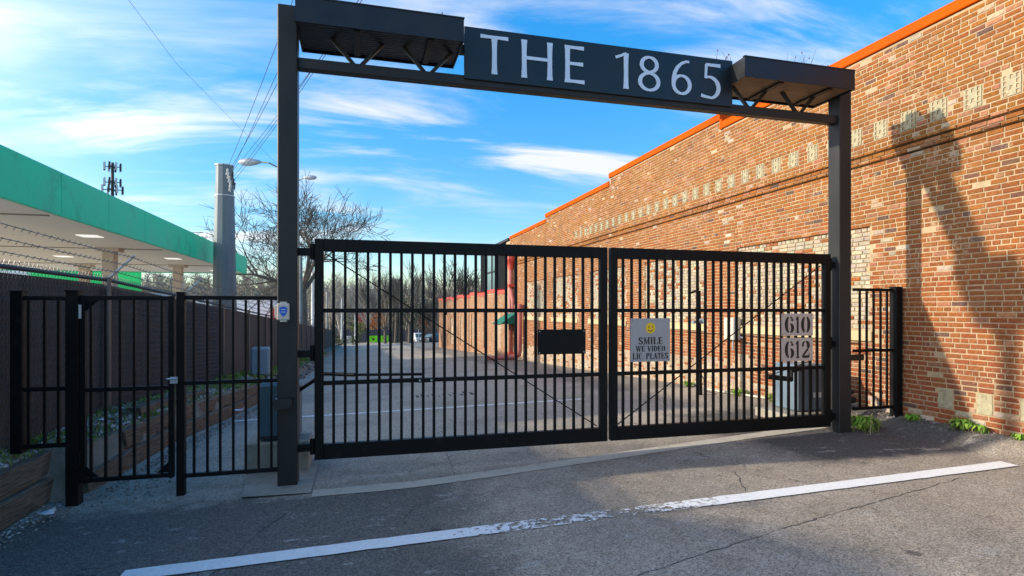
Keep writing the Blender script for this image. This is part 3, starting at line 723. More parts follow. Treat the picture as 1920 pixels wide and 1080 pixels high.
# planter trays on the gantry (each its own thing)
def tray(x0, x1, soff, label):
    t = empty('sheet_metal_canopy', ((x0+x1)/2, GY, EYE+2.57), label, 'canopy', 'tray canopies on the gantry')
    y0, y1, z0, z1 = 5.40, 6.04, EYE+2.574, EYE+2.795; th = .012
    b = MB(); b.box((x0, y0, z0), (x1, y0+th, z1)); b.box((x0, y1-th, z0), (x1, y1, z1))
    b.box((x0, y0+th, z0), (x0+th, y1-th, z1)); b.box((x1-th, y0+th, z0), (x1, y1-th, z1))
    b.box((x0-.006, y0-.006, z1), (x1+.006, y0+.03, z1+.012)); b.box((x0-.006, y1-.03, z1), (x1+.006, y1+.006, z1+.012))
    b.build('fascia', M['bronze'], t)
    b = MB(); n = int((y1-y0-.03)/.045)
    for i in range(n):
        yy = y0+.02+i*.045
        b = MB(); b.box((x0+th+.002, yy, z0+.02), (x1-th-.002, yy+.037, z0+.03)); b.build('slat', soff, t)
    b = MB(); b.box((x0+th, y0+th, z0+.034), (x1-th, y1-th, z0+.05)); b.build('tray_floor', M['bronze'], t)
    for cx in (x0+.35*(x1-x0), x0+.8*(x1-x0)):
        b = MB(); b.box((cx-.03, y0+.05, z0-.003), (cx+.03, y1-.05, z0+.015)); b.build('cross_bracket', M['gantry'], t)
    return t
tray(LPX1+.004-.0, .969, M['bronze'], 'long dark sheet metal tray on the gantry left of the name board')
tray(4.11, 5.612, M['soffit_slat'], 'dark sheet metal tray with brown slatted underside at right end of gantry')
def drywd(x, y, z, hh, n, label, seed):
    random.seed(seed); b = MB()
    for i in range(n):
        a = U(0, 6.28); l = hh*U(.4, 1); lean = U(.1, .8)
        p = [Vector((x+U(-.12, .12), y+U(-.06, .06), z))]
        for k in range(4): p.append(p[-1]+Vector((cos(a)*lean*l/4*(.5+k*.35), sin(a)*lean*l/4, l/4*(1-.15*k*lean))))
        b.tube(p, [.003, .0025, .002, .0016, .001], 3, False)
        if R() < .4:
            q = p[-1]; b.tube([q-Vector((0, 0, .012)), q, q+Vector((0, 0, .012))], [.002, .009, .002], 4, False)
    t = b.build('dry_weed', M['bark']); tag(t, label, 'weed', 'dry weeds on the gantry')
drywd(.68, 5.62, EYE+2.62, .30, 26, 'dry wispy weed growing out of the tray left of the name board', 3)
drywd(4.98, 5.62, EYE+2.62, .42, 44, 'bushy dry weed growing from the right hand tray', 5)
drywd(5.42, 5.60, EYE+2.62, .30, 18, 'thin dry weed near the right post at the end of the tray', 6)
drywd(4.0, 5.68, EYE+2.84, .14, 6, 'tiny dry sprig between name board and right tray', 9)
random.seed(21)

# ------------------------------------------------------------------ gates
def gate_leaf(x0, x1, hinge_left, label):
    t = empty('gate_leaf', (x0 if hinge_left else x1, GY, EYE-1.43), label, 'gate', 'leaves of the vehicle gate')
    zb, zt = EYE-1.43, EYE+.672; d = .035
    def pr(name, a, c, bev=.004): b = MB(); b.box(a, c, bev=bev); return b.build(name, M['black'], t)
    sw = .082
    pr('stile', (x0, GY-d, zb), (x0+sw, GY+d, zt)); pr('stile', (x1-sw, GY-d, zb), (x1, GY+d, zt))
    pr('top_rail', (x0+sw+.001, GY-d, zt-.118), (x1-sw-.001, GY+d, zt)); pr('bottom_rail', (x0+sw+.001, GY-d, zb), (x1-sw-.001, GY+d, zb+.145))
    z1, z2 = EYE-.705, EYE-.012
    for z in (z1, z2): pr('cross_rail', (x0+sw+.001, GY-.021, z-.02), (x1-sw-.001, GY+.021, z+.02), .002)
    n = 26; pit = (x1-x0-2*sw)/(n+1-.35)
    st = x0+sw+pit*(.85 if hinge_left else .75)
    for i in range(n):
        x = st+pit*i; b = MB(); b.box((x-.013, GY-.012, zb+.146), (x+.013, GY+.012, zt-.119)); b.build('picket', M['black'], t)
    a = (x0+sw+.02, GY+.026, zt-.14) if hinge_left else (x1-sw-.02, GY+.026, zt-.14)
    c = (x1-sw-.02, GY+.026, zb+.16) if hinge_left else (x0+sw+.02, GY+.026, zb+.16)
    b = MB(); b.tube([a, c], .0065, 6); b.build('tie_rod', M['black'], t)
    s = -1 if hinge_left else 1; xe = x0 if hinge_left else x1
    for z in (EYE+.545, EYE-.42, EYE-1.31):
        b = MB(); xp = LPX1+.002 if hinge_left else RPX0-.002
        b.box((xp, GY-.03, z-.035), (xe-s*-.0+(-.03 if hinge_left else .03)*1.0, GY+.03, z+.035)); 
        b.tube([(xe+s*.022, GY-.0, z-.07), (xe+s*.022, GY-.0, z+.08)], .021, 10); b.build('hinge', M['black'], t)
    return t
xl0, xl1 = onY(590, 0, GY).x, onY(1137, 0, GY).x
xr0, xr1 = onY(1143, 0, GY).x, onY(1554, 0, GY).x
gate_leaf(xl0, xl1, True, 'wide black picket gate leaf carrying the blank black plate, hinged on left post')
gate_leaf(xr0, xr1, False, 'black picket gate leaf carrying the smile and number signs, hinged on right post')
# blank black plate
yF = GY-.045
def plate(name, px0, py0, px1, py1, m, label, cat='sign', y=yF):
    a = onY(px0, py0, y); c = onY(px1, py1, y); zt = (onY(px0, py0, y).z); zb = c.z
    t = empty(name, ((a.x+c.x)/2, y, zb), label, cat)
    b = MB(); b.box((a.x, y-.002, zb), (c.x, y+.001, zt), bev=.0007); b.build('panel', m, t); return t, a.x, c.x, zb, zt
t, a, c, zb, zt = plate('blank_plate', 1008, 618, 1098, 663, M['black'], 'blank black metal plate bolted on the left gate leaf', 'plate')
for x in (a+.02, c-.02):
    for z in (zb+.02, zt-.02):
        b = MB(); b.tube([(x, yF-.006, z), (x, yF, z)], .006, 8); b.build('bolt', M['galv'], t)
# stencil glyphs: thick verticals, thin joints, gaps
def stencil(b, ch, o, W, H, y, tk=.26, tn=.07):
    T = tk*W; t_ = max(tn*H, .0045); g = .035
    def V(x, z0=0, z1=1, w_=None): rib(b, [(x, z0), (x, z1)], w_ or T, o, W, H, y, .001)
    def Hh(x0, x1, z, w_=None): rib(b, [(x0, z), (x1, z)], w_ or t_, o, W, H, y-.0004, .001)
    def A(cx, cz, rx, rz, a0, a1, k=T): 
        n = 14; pts = arc(cx, cz, rx, rz, a0, a1, n); ws = [t_+(k-t_)*abs(cos(radians(a0+(a1-a0)*i/n)))**1.3 for i in range(n+1)]; rib(b, pts, ws, o, W, H, y, .001)
    def serif(x, z): rib(b, [(x-.2, z), (x+.2, z)], t_, o, W, H, y-.0002, .001)
    if ch == 'S':
        A(.5, .73, .33, .22, 20, 255); A(.5, .27, .33, .22, 200, 435); 
        rib(b, [(.22, .62), (.78, .40)], T*.8, o, W, H, y-.0006, .001); V(.85, .74, .96, t_); V(.14, .04, .26, t_)
    elif ch == 'M': V(.14, 0, 1, t_*1.2); rib(b, [(.14, 1), (.46, .12)], T*.8, o, W, H, y-.0006, .001); rib(b, [(.52, .12), (.80, 1)], t_, o, W, H, y, .001); V(.84, 0, 1, T*.85); serif(.14, .03); serif(.84, .03); serif(.88, .97)
    elif ch == 'I': V(.5); serif(.5, .03); serif(.5, .97)
    elif ch == 'L': V(.25); Hh(.4, .95, .03); V(.93, .03, .33, t_); serif(.25, .97); serif(.25, .03)
    elif ch == 'E': V(.25); Hh(.42, .95, .03); Hh(.42, .92, .97); Hh(.42, .72, .5); V(.93, .03, .3, t_); V(.90, .72, .97, t_); V(.72, .38, .62, t_)
    elif ch == 'W': rib(b, [(.05, 1), (.30, 0)], T*.75, o, W, H, y, .001); rib(b, [(.30, 0), (.5, 1)], t_, o, W, H, y-.0002, .001); rib(b, [(.5, 1), (.72, 0)], T*.75, o, W, H, y-.0004, .001); rib(b, [(.72, 0), (.95, 1)], t_, o, W, H, y-.0002, .001); serif(.1, .97); serif(.93, .97)
    elif ch == 'V': rib(b, [(.12, 1), (.50, 0)], T, o, W, H, y, .001); rib(b, [(.54, 0), (.90, 1)], t_, o, W, H, y-.0002, .001); serif(.14, .97); serif(.88, .97)
    elif ch == 'D': V(.2); A(.42, .5, .42, .46, -80, 80); Hh(.3, .5, .03); Hh(.3, .5, .97)
    elif ch == 'O': A(.44, .5, .30, .46, 100, 260); A(.56, .5, .30, .46, -80, 80)
    elif ch == 'C': A(.5, .5, .36, .46, 65, 295); V(.88, .66, .95, t_)
    elif ch == 'P': V(.2); A(.42, .74, .38, .24, -85, 85); serif(.2, .03)
    elif ch == 'A': rib(b, [(.5, 1), (.86, 0)], T, o, W, H, y, .001); rib(b, [(.46, 1), (.14, 0)], t_, o, W, H, y-.0002, .001); Hh(.26, .62, .32); serif(.14, .03); serif(.86, .03)
    elif ch == 'T': V(.5); Hh(.04, .34, .97); Hh(.66, .96, .97); V(.05, .7, .97, t_); V(.95, .7, .97, t_); serif(.5, .03)
    elif ch == '.': rib(b, [(.3, .0), (.3, .14)], T*.8, o, W, H, y, .001)
    elif ch == '6': A(.46, .5, .34, .46, 100, 262); A(.56, .29, .28, .25, -85, 90); A(.56, .80, .24, .16, 20, 90, T*.5); rib(b, [(.80, .72), (.80, .84)], T*.7, o, W, H, y-.0002, .001)
    elif ch == '1': V(.5); Hh(.22, .78, .03); rib(b, [(.2, .80), (.42, .93)], t_*1.2, o, W, H, y-.0002, .001)
    elif ch == '0': A(.44, .5, .30, .46, 100, 260); A(.58, .5, .30, .46, -80, 80)
    elif ch == '2': A(.50, .74, .32, .22, -40, 90); A(.44, .74, .26, .22, 100, 200, T*.6); rib(b, [(.80, .56), (.15, .10)], T*.55, o, W, H, y-.0002, .001); Hh(.12, .9, .07, t_*2.0); V(.90, .05, .26, t_)
def text(s, x0, x1, z0, z1, y, par, wd=None):
    wd = wd or {}; wf = lambda ch: wd.get(ch, {' ': .55, 'I': .6, '.': .4, 'M': 1.35, 'W': 1.4}.get(ch, 1))
    tot = sum(wf(ch) for ch in s); u = (x1-x0)/tot; x = x0
    for ch in s:
        cw = wf(ch)*u
        if ch != ' ':
            b = MB(); stencil(b, ch, (x+cw*.06, z0), cw*.88, z1-z0, y, tk=.36 if ch not in 'MWI.' else (.27 if ch in 'MW' else .6)); fix_normals(b.build('character', M['ink'], par))
        x += cw
def screws(t, a, c, zb, zt):
    for x in (a+.018, c-.018):
        for z in (zb+.018, zt-.018):
            b = MB(); b.tube([(x, yF-.006, z), (x, yF-.002, z)], .005, 7); b.build('screw', M['frame'], t)
t, a, c, zb, zt = plate('smile_sign', 1182, 597, 1256, 677, M['signgrey'], 'grey sign with yellow smiley face reading SMILE WE VIDEO LIC. PLATES on right leaf')
W = c-a; H = zt-zb; ys = yF-.0035; screws(t, a, c, zb, zt)
text('SMILE', a+.19*W, a+.82*W, zb+.40*H, zb+.565*H, ys, t); text('WE VIDEO', a+.13*W, a+.88*W, zb+.235*H, zb+.365*H, ys, t); text('LIC. PLATES', a+.05*W, a+.96*W, zb+.06*H, zb+.20*H, ys, t)
cx, cz_, rr = a+.5*W, zb+.775*H, .125*H
b = MB(); b.prism([(cx+rr*cos(i*pi/16), cz_+rr*sin(i*pi/16)) for i in range(32)], 1, ys-.001, ys+.001); fix_normals(b.build('smiley_face', M['yellow'], t))
b = MB()
for s in (-1, 1): rib(b, [(cx+s*.32*rr, cz_+.08*rr), (cx+s*.32*rr, cz_+.42*rr)], .17*rr, (0, 0), 1, 1, ys-.002, .001)
rib(b, [(cx+.55*rr*cos(radians(q)), cz_-.1*rr+.45*rr*sin(radians(q))) for q in range(200, 345, 10)], .13*rr, (0, 0), 1, 1, ys-.002, .001); fix_normals(b.build('smiley_features', M['ink'], t))
for s, (y0, y1) in (('610', (588, 629)), ('612', (634, 676))):
    t, a, c, zb, zt = plate('number_sign', 1465, y0, 1524, y1, M['signbeige'], 'beige number plate reading %s, the %s of the pair on the right leaf' % (s, 'upper' if s == '610' else 'lower'))
    screws(t, a, c, zb, zt)
    W = c-a; H = zt-zb; text(s, a+.10*W, a+.92*W, zb+.13*H, zb+.87*H, ys, t, {'1': .62})

# ------------------------------------------------------------------ pedestrian fence and gate (left), panel (right)
FTOP = EYE+.095
def pickfence(name, pxposts, pxpick, ztop, zmid, zbot, label, cat, rails=None, posts=None, grp=None, stile=None):
    x0 = onY(pxposts[0], 0, GY).x; x1 = onY(pxposts[1], 0, GY).x
    t = empty(name, ((x0+x1)/2, GY, zbot), label, cat, grp)
    for px_, w_, zb_, zt_ in (posts or []):
        X = onY(px_, 0, GY).x; b = MB(); b.box((X-w_/2, GY-w_/2, zb_), (X+w_/2, GY+w_/2, zt_), bev=.003); b.box((X-w_/2-.004, GY-w_/2-.004, zt_+.001), (X+w_/2+.004, GY+w_/2+.004, zt_+.012)); b.build('post', M['black'], t)
    for z, h in ((ztop, .036), (zmid, .034), (zbot, .036)):
        b = MB(); b.box((x0, GY-.017, z-h/2), (x1, GY+.017, z+h/2), bev=.002); b.build('rail', M['black'], t)
    for s in (stile or []):
        X = onY(s, 0, GY).x; b = MB(); b.box((X-.022, GY-.022, zbot-.02), (X+.022, GY+.022, ztop+.02), bev=.002); b.build('stile', M['black'], t)
    for p in pxpick:
        X = onY(p, 0, GY).x; b = MB(); b.box((X-.010, GY-.0105, zbot+.019), (X+.010, GY+.0105, ztop-.019)); b.build('picket', M['black'], t)
    return t
pickfence('picket_panel', (42, 128), (54, 84, 110), FTOP-.0, EYE-.68, EYE-1.165, 'short black picket panel at far left above the stacked sleepers', 'fence', posts=[(35, .085, EYE-1.215, EYE+.145)])
pg = pickfence('pedestrian_gate', (158, 322), (171, 198.5, 225.5, 252, 278, 304), EYE+.10, EYE-.70, EYE-1.485, 'narrow black pedestrian gate hanging between two black posts', 'gate', stile=(156, 322))
for sx0, sgn, z in ((156, 1, EYE+.08), (156, 1, EYE-1.46), (322, -1, EYE-1.46)):
    X = onY(sx0, 0, GY).x+sgn*.02; sg = -1 if z > EYE else 1
    b = MB(); b.prism([(X, z), (X+sgn*.10, z), (X, z+sg*.10)], 1, GY-.004, GY+.004); fix_normals(b.build('corner_gusset', M['black'], pg))
gp = empty('gate_post', (onY(140, 0, GY).x, GY, 0), 'thick black hinge post on the left side of the pedestrian gate', 'post')
X = gp.location.x; b = MB(); b.box((X-.05, GY-.05, -.05), (X+.045, GY+.05, EYE+.15), bev=.003); b.box((X-.054, GY-.054, EYE+.151), (X+.049, GY+.054, EYE+.163)); b.build('shaft', M['black'], gp)
for z in (EYE-.02, EYE-1.28):
    b = MB(); b.tube([(X+.055, GY-.04, z-.06), (X+.055, GY-.04, z+.06)], .012, 8); b.build('hinge', M['galv'] if z > 1 else M['black'], gp)
fp = pickfence('picket_panel', (345, 524), (364, 389, 413, 437.5, 461, 485, 509), EYE+.105, EYE-.665, EYE-1.50, 'black picket panel between pedestrian gate and the tall left gantry post', 'fence', posts=[(340, .066, -.05, EYE+.145)])
lk = empty('gate_latch', (onY(330, 0, GY).x, GY-.06, EYE-.63), 'small steel latch on the pedestrian gate post', 'latch')
b = MB(); x = lk.location.x; b.box((x-.03, GY-.075, EYE-.66), (x+.03, GY-.05, EYE-.60), bev=.004); b.build('latch_body', M['galv'], lk)
b = MB(); b.tube([(x-.05, GY-.085, EYE-.615), (x+.03, GY-.085, EYE-.615)], .008, 8); b.build('latch_bolt', M['galv'], lk)
pickfence('picket_panel', (1600, 1672), (1612, 1625, 1638, 1651, 1663), EYE+.245, EYE-.515, EYE-1.235, 'narrow black picket panel between right gantry post and brick wall', 'fence', posts=[(1680, .10, .12, EYE+.275)])

# keypad box, bracket on the left post
kb = empty('alarm_box', ((LPX0+LPX1)/2-.03, GY-.12, EYE-.08), 'cream plastic box with a blue shield badge on the left gantry post', 'box')
x, z = kb.location.x, kb.location.z
b = MB(); b.box((x-.057, GY-.125, z-.02), (x+.052, GY-.09, z+.135), bev=.008); b.box((x-.075, GY-.115, z), (x-.058, GY-.095, z+.115), bev=.004); b.box((x-.03, GY-.118, z+.136), (x+.03, GY-.1, z+.15)); b.box((x-.03, GY-.118, z-.035), (x+.03, GY-.1, z-.021)); b.build('case', M['cream'], kb)
b = MB(); b.prism([(x-.033, z+.098), (x, z+.108), (x+.033, z+.098), (x+.034, z+.06), (x+.02, z+.03), (x, z+.01), (x-.02, z+.03), (x-.034, z+.06)], 1, GY-.128, GY-.125); fix_normals(b.build('shield_badge', M['shield'], kb))
b = MB()
for q in (.078, .055): rib(b, [(x-.02, z+q), (x+.02, z+q)], .006, (0, 0), 1, 1, GY-.129, .001)
b.build('badge_lines', M['porcelain'], kb)
for dz in (.122, -.006):
    b = MB(); b.tube([(x, GY-.128, z+dz), (x, GY-.125, z+dz)], .006, 8); b.build('screw', M['galv'], kb)
br = empty('post_bracket', (LPX0+.05, GY-.1, EYE-.87), 'dark steel bracket box bolted low on the left gantry post', 'bracket')
x, z = br.location.x, br.location.z
b = MB(); b.prism([(x-.08, z+.01), (x-.06, z+.05), (x+.085, z+.055), (x+.085, z-.035), (x+.02, z-.045), (x-.06, z-.05)], 1, GY-.17, GY-.09); fix_normals(b.build('bracket_box', M['bronze'], br))
b = MB(); b.box((x-.012, GY-.176, z-.03), (x+.075, GY-.171, z+.04)); b.build('bracket_flap', M['gantry'], br)

# ------------------------------------------------------------------ gate operators
def cabinet(x0, x1, y0, y1, z0, z1, m, label, name='gate_operator', bev=.035):
    t = empty(name, ((x0+x1)/2, (y0+y1)/2, z0), label, 'gate motor')
    b = MB(); b.box((x0, y0, z0), (x1, y1, z1), bev=bev); b.build('housing', m, t); return t
t = empty('concrete_plinth', (-.8, 6.4, 0), 'pale concrete block behind the left gantry post', 'plinth')
b = MB(); b.box((-1.10, 6.15, 0), (-.50, 6.62, .305), bev=.012); b.build('block', M['concrete'], t)
t = cabinet(-1.0, -.60, 6.22, 6.55, .306, .90, M['op_blue'], 'blue grey gate motor housing on the concrete block behind left post')
b = MB(); b.box((-.97, 6.212, .34), (-.63, 6.219, .36)); b.build('seam', M['frame'], t)
t = empty('operator_arm', (-.3, GY+.25, EYE-.69), 'long black gate arm reaching from the left motor to mid gate', 'gate arm')
za_ = EYE-.66
b = MB(); b.tube([(-.62, 6.3, .80), (-.35, 6.12, za_), (-.05, 5.95, za_)], .02, 8); b.build('crank', M['black'], t)
b = MB(); b.tube([(-.05, 5.95, za_), (.62, GY+.06, za_+.005)], .014, 8); b.build('rod', M['black'], t)
b = MB(); b.box((.55, GY-.045, EYE-.725), (.72, GY-.022, EYE-.685)); b.build('arm_bracket', M['black'], t)
for x in (.575, .69):
    b = MB(); b.tube([(x, GY-.055, EYE-.705), (x, GY-.045, EYE-.705)], .010, 8); b.build('bolt', M['galv'], t)
t = empty('concrete_plinth', (5.95, 6.6, .15), 'low concrete pad under the slate grey motor by the right post', 'plinth')
b = MB(); b.box((5.45, 6.30, .05), (6.45, 6.95, .26), bev=.012); b.build('block', M['concrete'], t)
t = cabinet(5.68, 6.22, 6.4, 6.85, .262, .90, M['op_grey'], 'slate grey gate motor housing beside the right post near brick wall', bev=.03)
b = MB(); b.box((5.95, 6.393, .45), (6.12, 6.399, .52)); b.build('rating_plate', M['white'], t)
b = MB(); b.box((5.92, 6.390, .30), (5.925, 6.399, .86)); b.build('door_seam', M['frame'], t)
b = MB(); b.tube([(5.88, 6.385, .62), (5.88, 6.399, .62)], .012, 8); b.build('lock', M['galv'], t)
t = empty('operator_arm', (5.5, 6.3, .85), 'short thick black gate arm with elastic sleeve beside the right motor', 'gate arm')
b = MB(); b.tube([(5.75, 6.38, .90), (5.60, 6.25, .86), (5.42, 6.2, .84)], .022, 8); b.build('crank', M['black'], t)
b = MB(); b.tube([(5.42, 6.2, .74), (4.98, 6.12, .80)], .034, 10); b.build('sleeve', M['rubber'], t)
b = MB(); b.tube([(5.42, 6.2, .72), (5.42, 6.2, .90)], .025, 10); b.build('pivot', M['rubber'], t)
b = MB(); b.tube([(4.98, 6.12, .80), (5.3, GY+.03, 1.02)], .006, 5); b.build('wire', M['rubber'], t)
t = empty('valve_block', (6.28, 6.15, .3), 'black pipe valve behind the narrow right picket panel', 'valve')
b = MB(); b.box((6.02, 6.02, .42), (6.30, 6.18, .50), bev=.02); b.box((6.05, 6.03, .54), (6.28, 6.15, .60), bev=.02); b.build('body', M['rubber'], t)
b = MB(); b.tube([(6.2, 6.1, .15), (6.2, 6.1, .42)], .03, 8); b.tube([(6.2, 6.1, .6), (6.1, 6.1, .78), (6.0, 6.15, .82)], .022, 8); b.build('pipe', M['rubber'], t)
b = MB(); b.box((5.82, GY-.06, EYE-.63), (6.02, GY-.035, EYE-.555)); tag(b.build('lock_bar', M['bronze']), 'flat dark steel latch bar right of the right gantry post', 'latch bar')

# ------------------------------------------------------------------ things along the warehouse wall
p = atan; 
ip = empty('intercom_post', (onY(1313, 0, 9.0).x, 9.0, 0), 'slim black post with two camera arms in front of the brick wall', 'post')
x, y = ip.location.x, 9.0; g_ = G(x, y)
zt_ = onY(1303, 545, 9.0).z
b = MB(); b.tube([(x, y, g_), (x-.02, y, 1.2), (x-.035, y, zt_)], .038, 10); b.build('pole', M['black'], ip)
b = MB(); b.tube([(x-.035, y, zt_-.03), (x-.12, y-.02, zt_-.01), (x-.20, y-.03, zt_-.04)], .02, 8); b.build('upper_arm', M['black'], ip)
zc2 = onY(1300, 602, 9.0).z
b = MB(); b.tube([(x-.03, y-.06, zc2), (x-.13, y-.08, zc2-.01), (x-.22, y-.1, zc2-.02)], [.03, .022, .03], 8); b.tube([(x-.03, y-.08, zc2), (x+.0, y-.05, zc2)], .05, 10); b.build('camera_head', M['box_blue'], ip)
b = MB(); b.tube([(x+.03, y, g_+.35), (x+.08, y, g_+.28), (x+.06, y-.03, g_+.08), (x+.3, y-.05, g_+.02)], .012, 6); b.build('conduit', M['cream'], ip)
uy = onX(1372, 616, WX-.08).y
t = empty('wall_box', (WX-.08, uy, 1.1), 'tall pale grey electrical box mounted on the brick wall', 'electrical box')
za2 = onX(1372, 596, WX-.1).z; zb2 = onX(1372, 637, WX-.1).z
b = MB(); b.box((WX-.13, uy-.17, zb2), (WX-.012, uy+.17, za2), bev=.01); b.build('case', M['cream'], t)
b = MB(); b.tube([(WX-.05, uy, zb2), (WX-.05, uy, zb2-.2)], .015, 6); b.tube([(WX-.05, uy-.3, zb2+.05), (WX-.05, uy-.17, zb2+.05)], .02, 6); b.build('conduit', M['galv'], t)
pp = MB(); py0 = 6.9
P_ = [(WX-.28, yy, G(WX-.3, yy)+.03) for yy in (7.1, 8.0, 9.0, 9.6)]
pp.tube(P_, .02, 6); tag(pp.build('white_pipe', M['cream'], smooth=True), 'pale pipe lying on the ground along the warehouse base', 'pipe')
# drain pipes and awning at the far corner
t = empty('downpipe', (WX-.15, 24.9, 0), 'slim red downpipe with funnel head at the far corner of the warehouse', 'downpipe')
ztp = onX(959, 482, WX-.15).z
b = MB(); b.tube([(WX-.15, 24.6, G(6.5, 24.6)+.05), (WX-.15, 24.6, ztp-.5)], .105, 10); b.build('pipe', M['pinkpipe'], t, True)
b = MB(); b.tube([(WX-.15, 24.6, ztp-.55), (WX-.15, 24.6, ztp-.35), (WX-.15, 24.6, ztp-.1), (WX-.15, 24.6, ztp+.05)], [.11, .14, .24, .24], 10); b.build('funnel', M['redpaint'], t)
b = MB(); b.tube([(WX-.15, 24.55, 2.5), (WX-.15, 24.2, 2.0), (WX-.15, 24.1, 1.2)], .09, 8); b.build('branch_pipe', M['pinkpipe'], t, True)
for z in (2.65, 1.15, -.4):
    b = MB(); b.box((WX-.28, 24.42, z), (WX-.012, 24.78, z+.12)); b.build('strap', M['redpaint'], t)
yp = 23.0; gq = G(WX, yp)
t = empty('drain_pipe', (WX-.2, yp, gq), 'fat faded red pipe turning along the ground away from the wall', 'drain pipe')
zt_ = onX(975, 570, WX-.2).z
b = MB(); b.tube([(WX-.2, yp, zt_), (WX-.2, yp, gq+.45), (WX-.23, yp+.02, gq+.25), (WX-.4, yp+.05, gq+.15), (5.1, yp+.25, gq+.10)], [.12, .12, .125, .12, .10], 12); b.build('pipe', M['pinkpipe'], t, True)
b = MB(); b.box((WX-.25, yp-.06, zt_-.18), (WX-.01, yp+.7, zt_-.02)); b.build('bracket', M['pinkpipe'], t)
t = empty('awning', (WX, 24.0, .8), 'small dark green awning on the wall behind the red pipes', 'awning')
b = MB(); b.prism([(WX-.9, 1.02), (WX-.012, 1.62), (WX-.012, 1.02)], 1, 23.5, 25.0)
fix_normals(b.build('canvas', M['awning'], t))
b = MB(); b.tube([(WX-.9, 23.5, 1.0), (WX-.9, 25.0, 1.0)], .02, 6); b.build('front_bar', M['frame'], t)

# ------------------------------------------------------------------ left side: chain-link fence with privacy mesh
FX = -2.95
cf = empty('chain_link_fence', (FX, 12, 0), 'long chain link fence with dark privacy mesh and barbed wire along the left', 'fence')
def ftop(y): return EYE+.375-.045*max(0, y-6.0)*(1 if y > 8 else .6) if y > 6 else EYE+.375
ftop = lambda y: EYE+.37+dec(y)-.02*sst(5, 9, y)+.40*sst(5.0, 4.2, y)  # near end raised out of view, added to extend its shade on the drive
ys = lin(1.0, 76, 150)
b = MB()
for y0, y1 in zip(ys[:-1], ys[1:]):
    w0, w1 = .02*sin(y0*2.1), .02*sin(y1*2.1)
    b.add([(FX-.03+w0, y0, bankz(FX, y0)-.05), (FX-.03+w1, y1, bankz(FX, y1)-.05), (FX-.03+w1, y1, ftop(y1)-.05), (FX-.03+w0, y0, ftop(y0)-.05)], [(0, 1, 2, 3)])
for y0, y1 in zip(ys[:-1], ys[1:]):
    w0, w1 = .02*sin(y0*2.1), .02*sin(y1*2.1)
    b.add([(FX-.036+w0, y0, bankz(FX, y0)-.05), (FX-.036+w1, y1, bankz(FX, y1)-.05), (FX-.036+w1, y1, ftop(y1)-.05), (FX-.036+w0, y0, ftop(y0)-.05)], [(3, 2, 1, 0)])
b.build('privacy_mesh', M['fabric'], cf)
b = MB(); b.tube([(FX, y, ftop(y)) for y in lin(1.0, 76, 150)], .022, 8); b.build('top_rail', M['frame'], cf)
b = MB(); dm = .062; y = 2.6; k = 0
while y < 13.5:                                            # woven diamonds, real wires
    z0 = bankz(FX, y)-.02; zt = ftop(y)+.05; n = int((zt-z0)/(dm*.62)); pts = []
    for i in range(n+1): pts.append((FX+.012+(.004 if i % 2 else -.002), y+(dm/2 if (i+k) % 2 else 0)*1.0, z0+(zt-z0)*i/n))
    b.tube(pts, .0022, 3, False); y += dm/2; k += 1
o = b.build('woven_wire', M['chain'], cf); o['kind'] = 'stuff'
fy = [3.2+3.02*i for i in range(24)]
fy[1] = onX(199, 0, FX).y; fy[0] = fy[1]-3.0; fy = [fy[0]]+[fy[1]+3.0*i for i in range(23)]
for i, y in enumerate(fy):
    z0 = bankz(FX, y)-.1; zt = ftop(y)
    b = MB(); b.tube([(FX+.02, y, z0), (FX+.02, y, zt+.03)], .034, 8); b.build('post', M['chain'], cf)
    b = MB(); b.bar((FX+.0, y, zt+.0), (FX+.30, y, zt+.30), .035, .02); b.build('barb_arm', M['galv'] if i < 3 else M['chain'], cf)
for k in range(3):
    q = .10+.09*k; b = MB(); pts = []
    for y0, y1 in zip(fy[:-1], fy[1:]):
        for s in range(10):
            a = s/10; y = y0+(y1-y0)*a; pts.append((FX+q, y, ftop(y0)*(1-a)+ftop(y1)*a+q-.05*a*(1-a)*.8))
    b.tube(pts, .0045, 3, False)
    y = fy[0]
    while y < 22:
        for s in (-1, 1):
            zz = ftop(y)+q; b.bar((FX+q-.012, y-.012*s, zz-.016), (FX+q+.012, y+.012*s, zz+.014), .003, .003)
        y += .11
    b.build('barbed_wire', M['chain'], cf)
b = MB(); y = 2.6
while y < 16:                                              # cut wire ends standing above the rail
    zz = ftop(y); b.bar((FX+.0, y-.008, zz), (FX+.01, y+.012, zz+.065), .004, .004); y += .075
o = b.build('wire_ends', M['chain'], cf); o['kind'] = 'stuff'

# ------------------------------------------------------------------ sleepers
def sleeper(y0, x0, y1, x1, z0, h, label, w_=.20, tilt=0, seed=1):
    random.seed(seed); n = 10; b = MB(); ring_ = 8; vs = []
    sec = [(-.5, -.46), (-.46, -.5), (.46, -.5), (.5, -.46), (.5, .44), (.42, .5), (-.42, .5), (-.5, .44)]
    for i in range(n+1):
        a = i/n; cx = x0+(x1-x0)*a; cy = y0+(y1-y0)*a; cz = z0+h/2+tilt*(a-.5)+G(cx, cy)
        for (u, v) in sec:
            vs.append((cx+u*w_*(1+U(-.05, .05)), cy+(U(-.04, .04) if i in (0, n) else 0), cz+v*h*(1+U(-.10, .05))))
    fs = [(i*8+k, i*8+(k+1) % 8, (i+1)*8+(k+1) % 8, (i+1)*8+k) for i in range(n) for k in range(8)]+[tuple(range(8)), tuple(n*8+k for k in range(7, -1, -1))]
    b.add(vs, fs); o = b.build('timber_sleeper', M['timber']); fix_normals(o); return tag(o, label, 'sleeper', 'timber sleepers of the retaining edge')
sleeper(3.4, -2.74, 5.95, -2.72, .0, .205, 'bottom sleeper at far left below the short picket panel', seed=2)
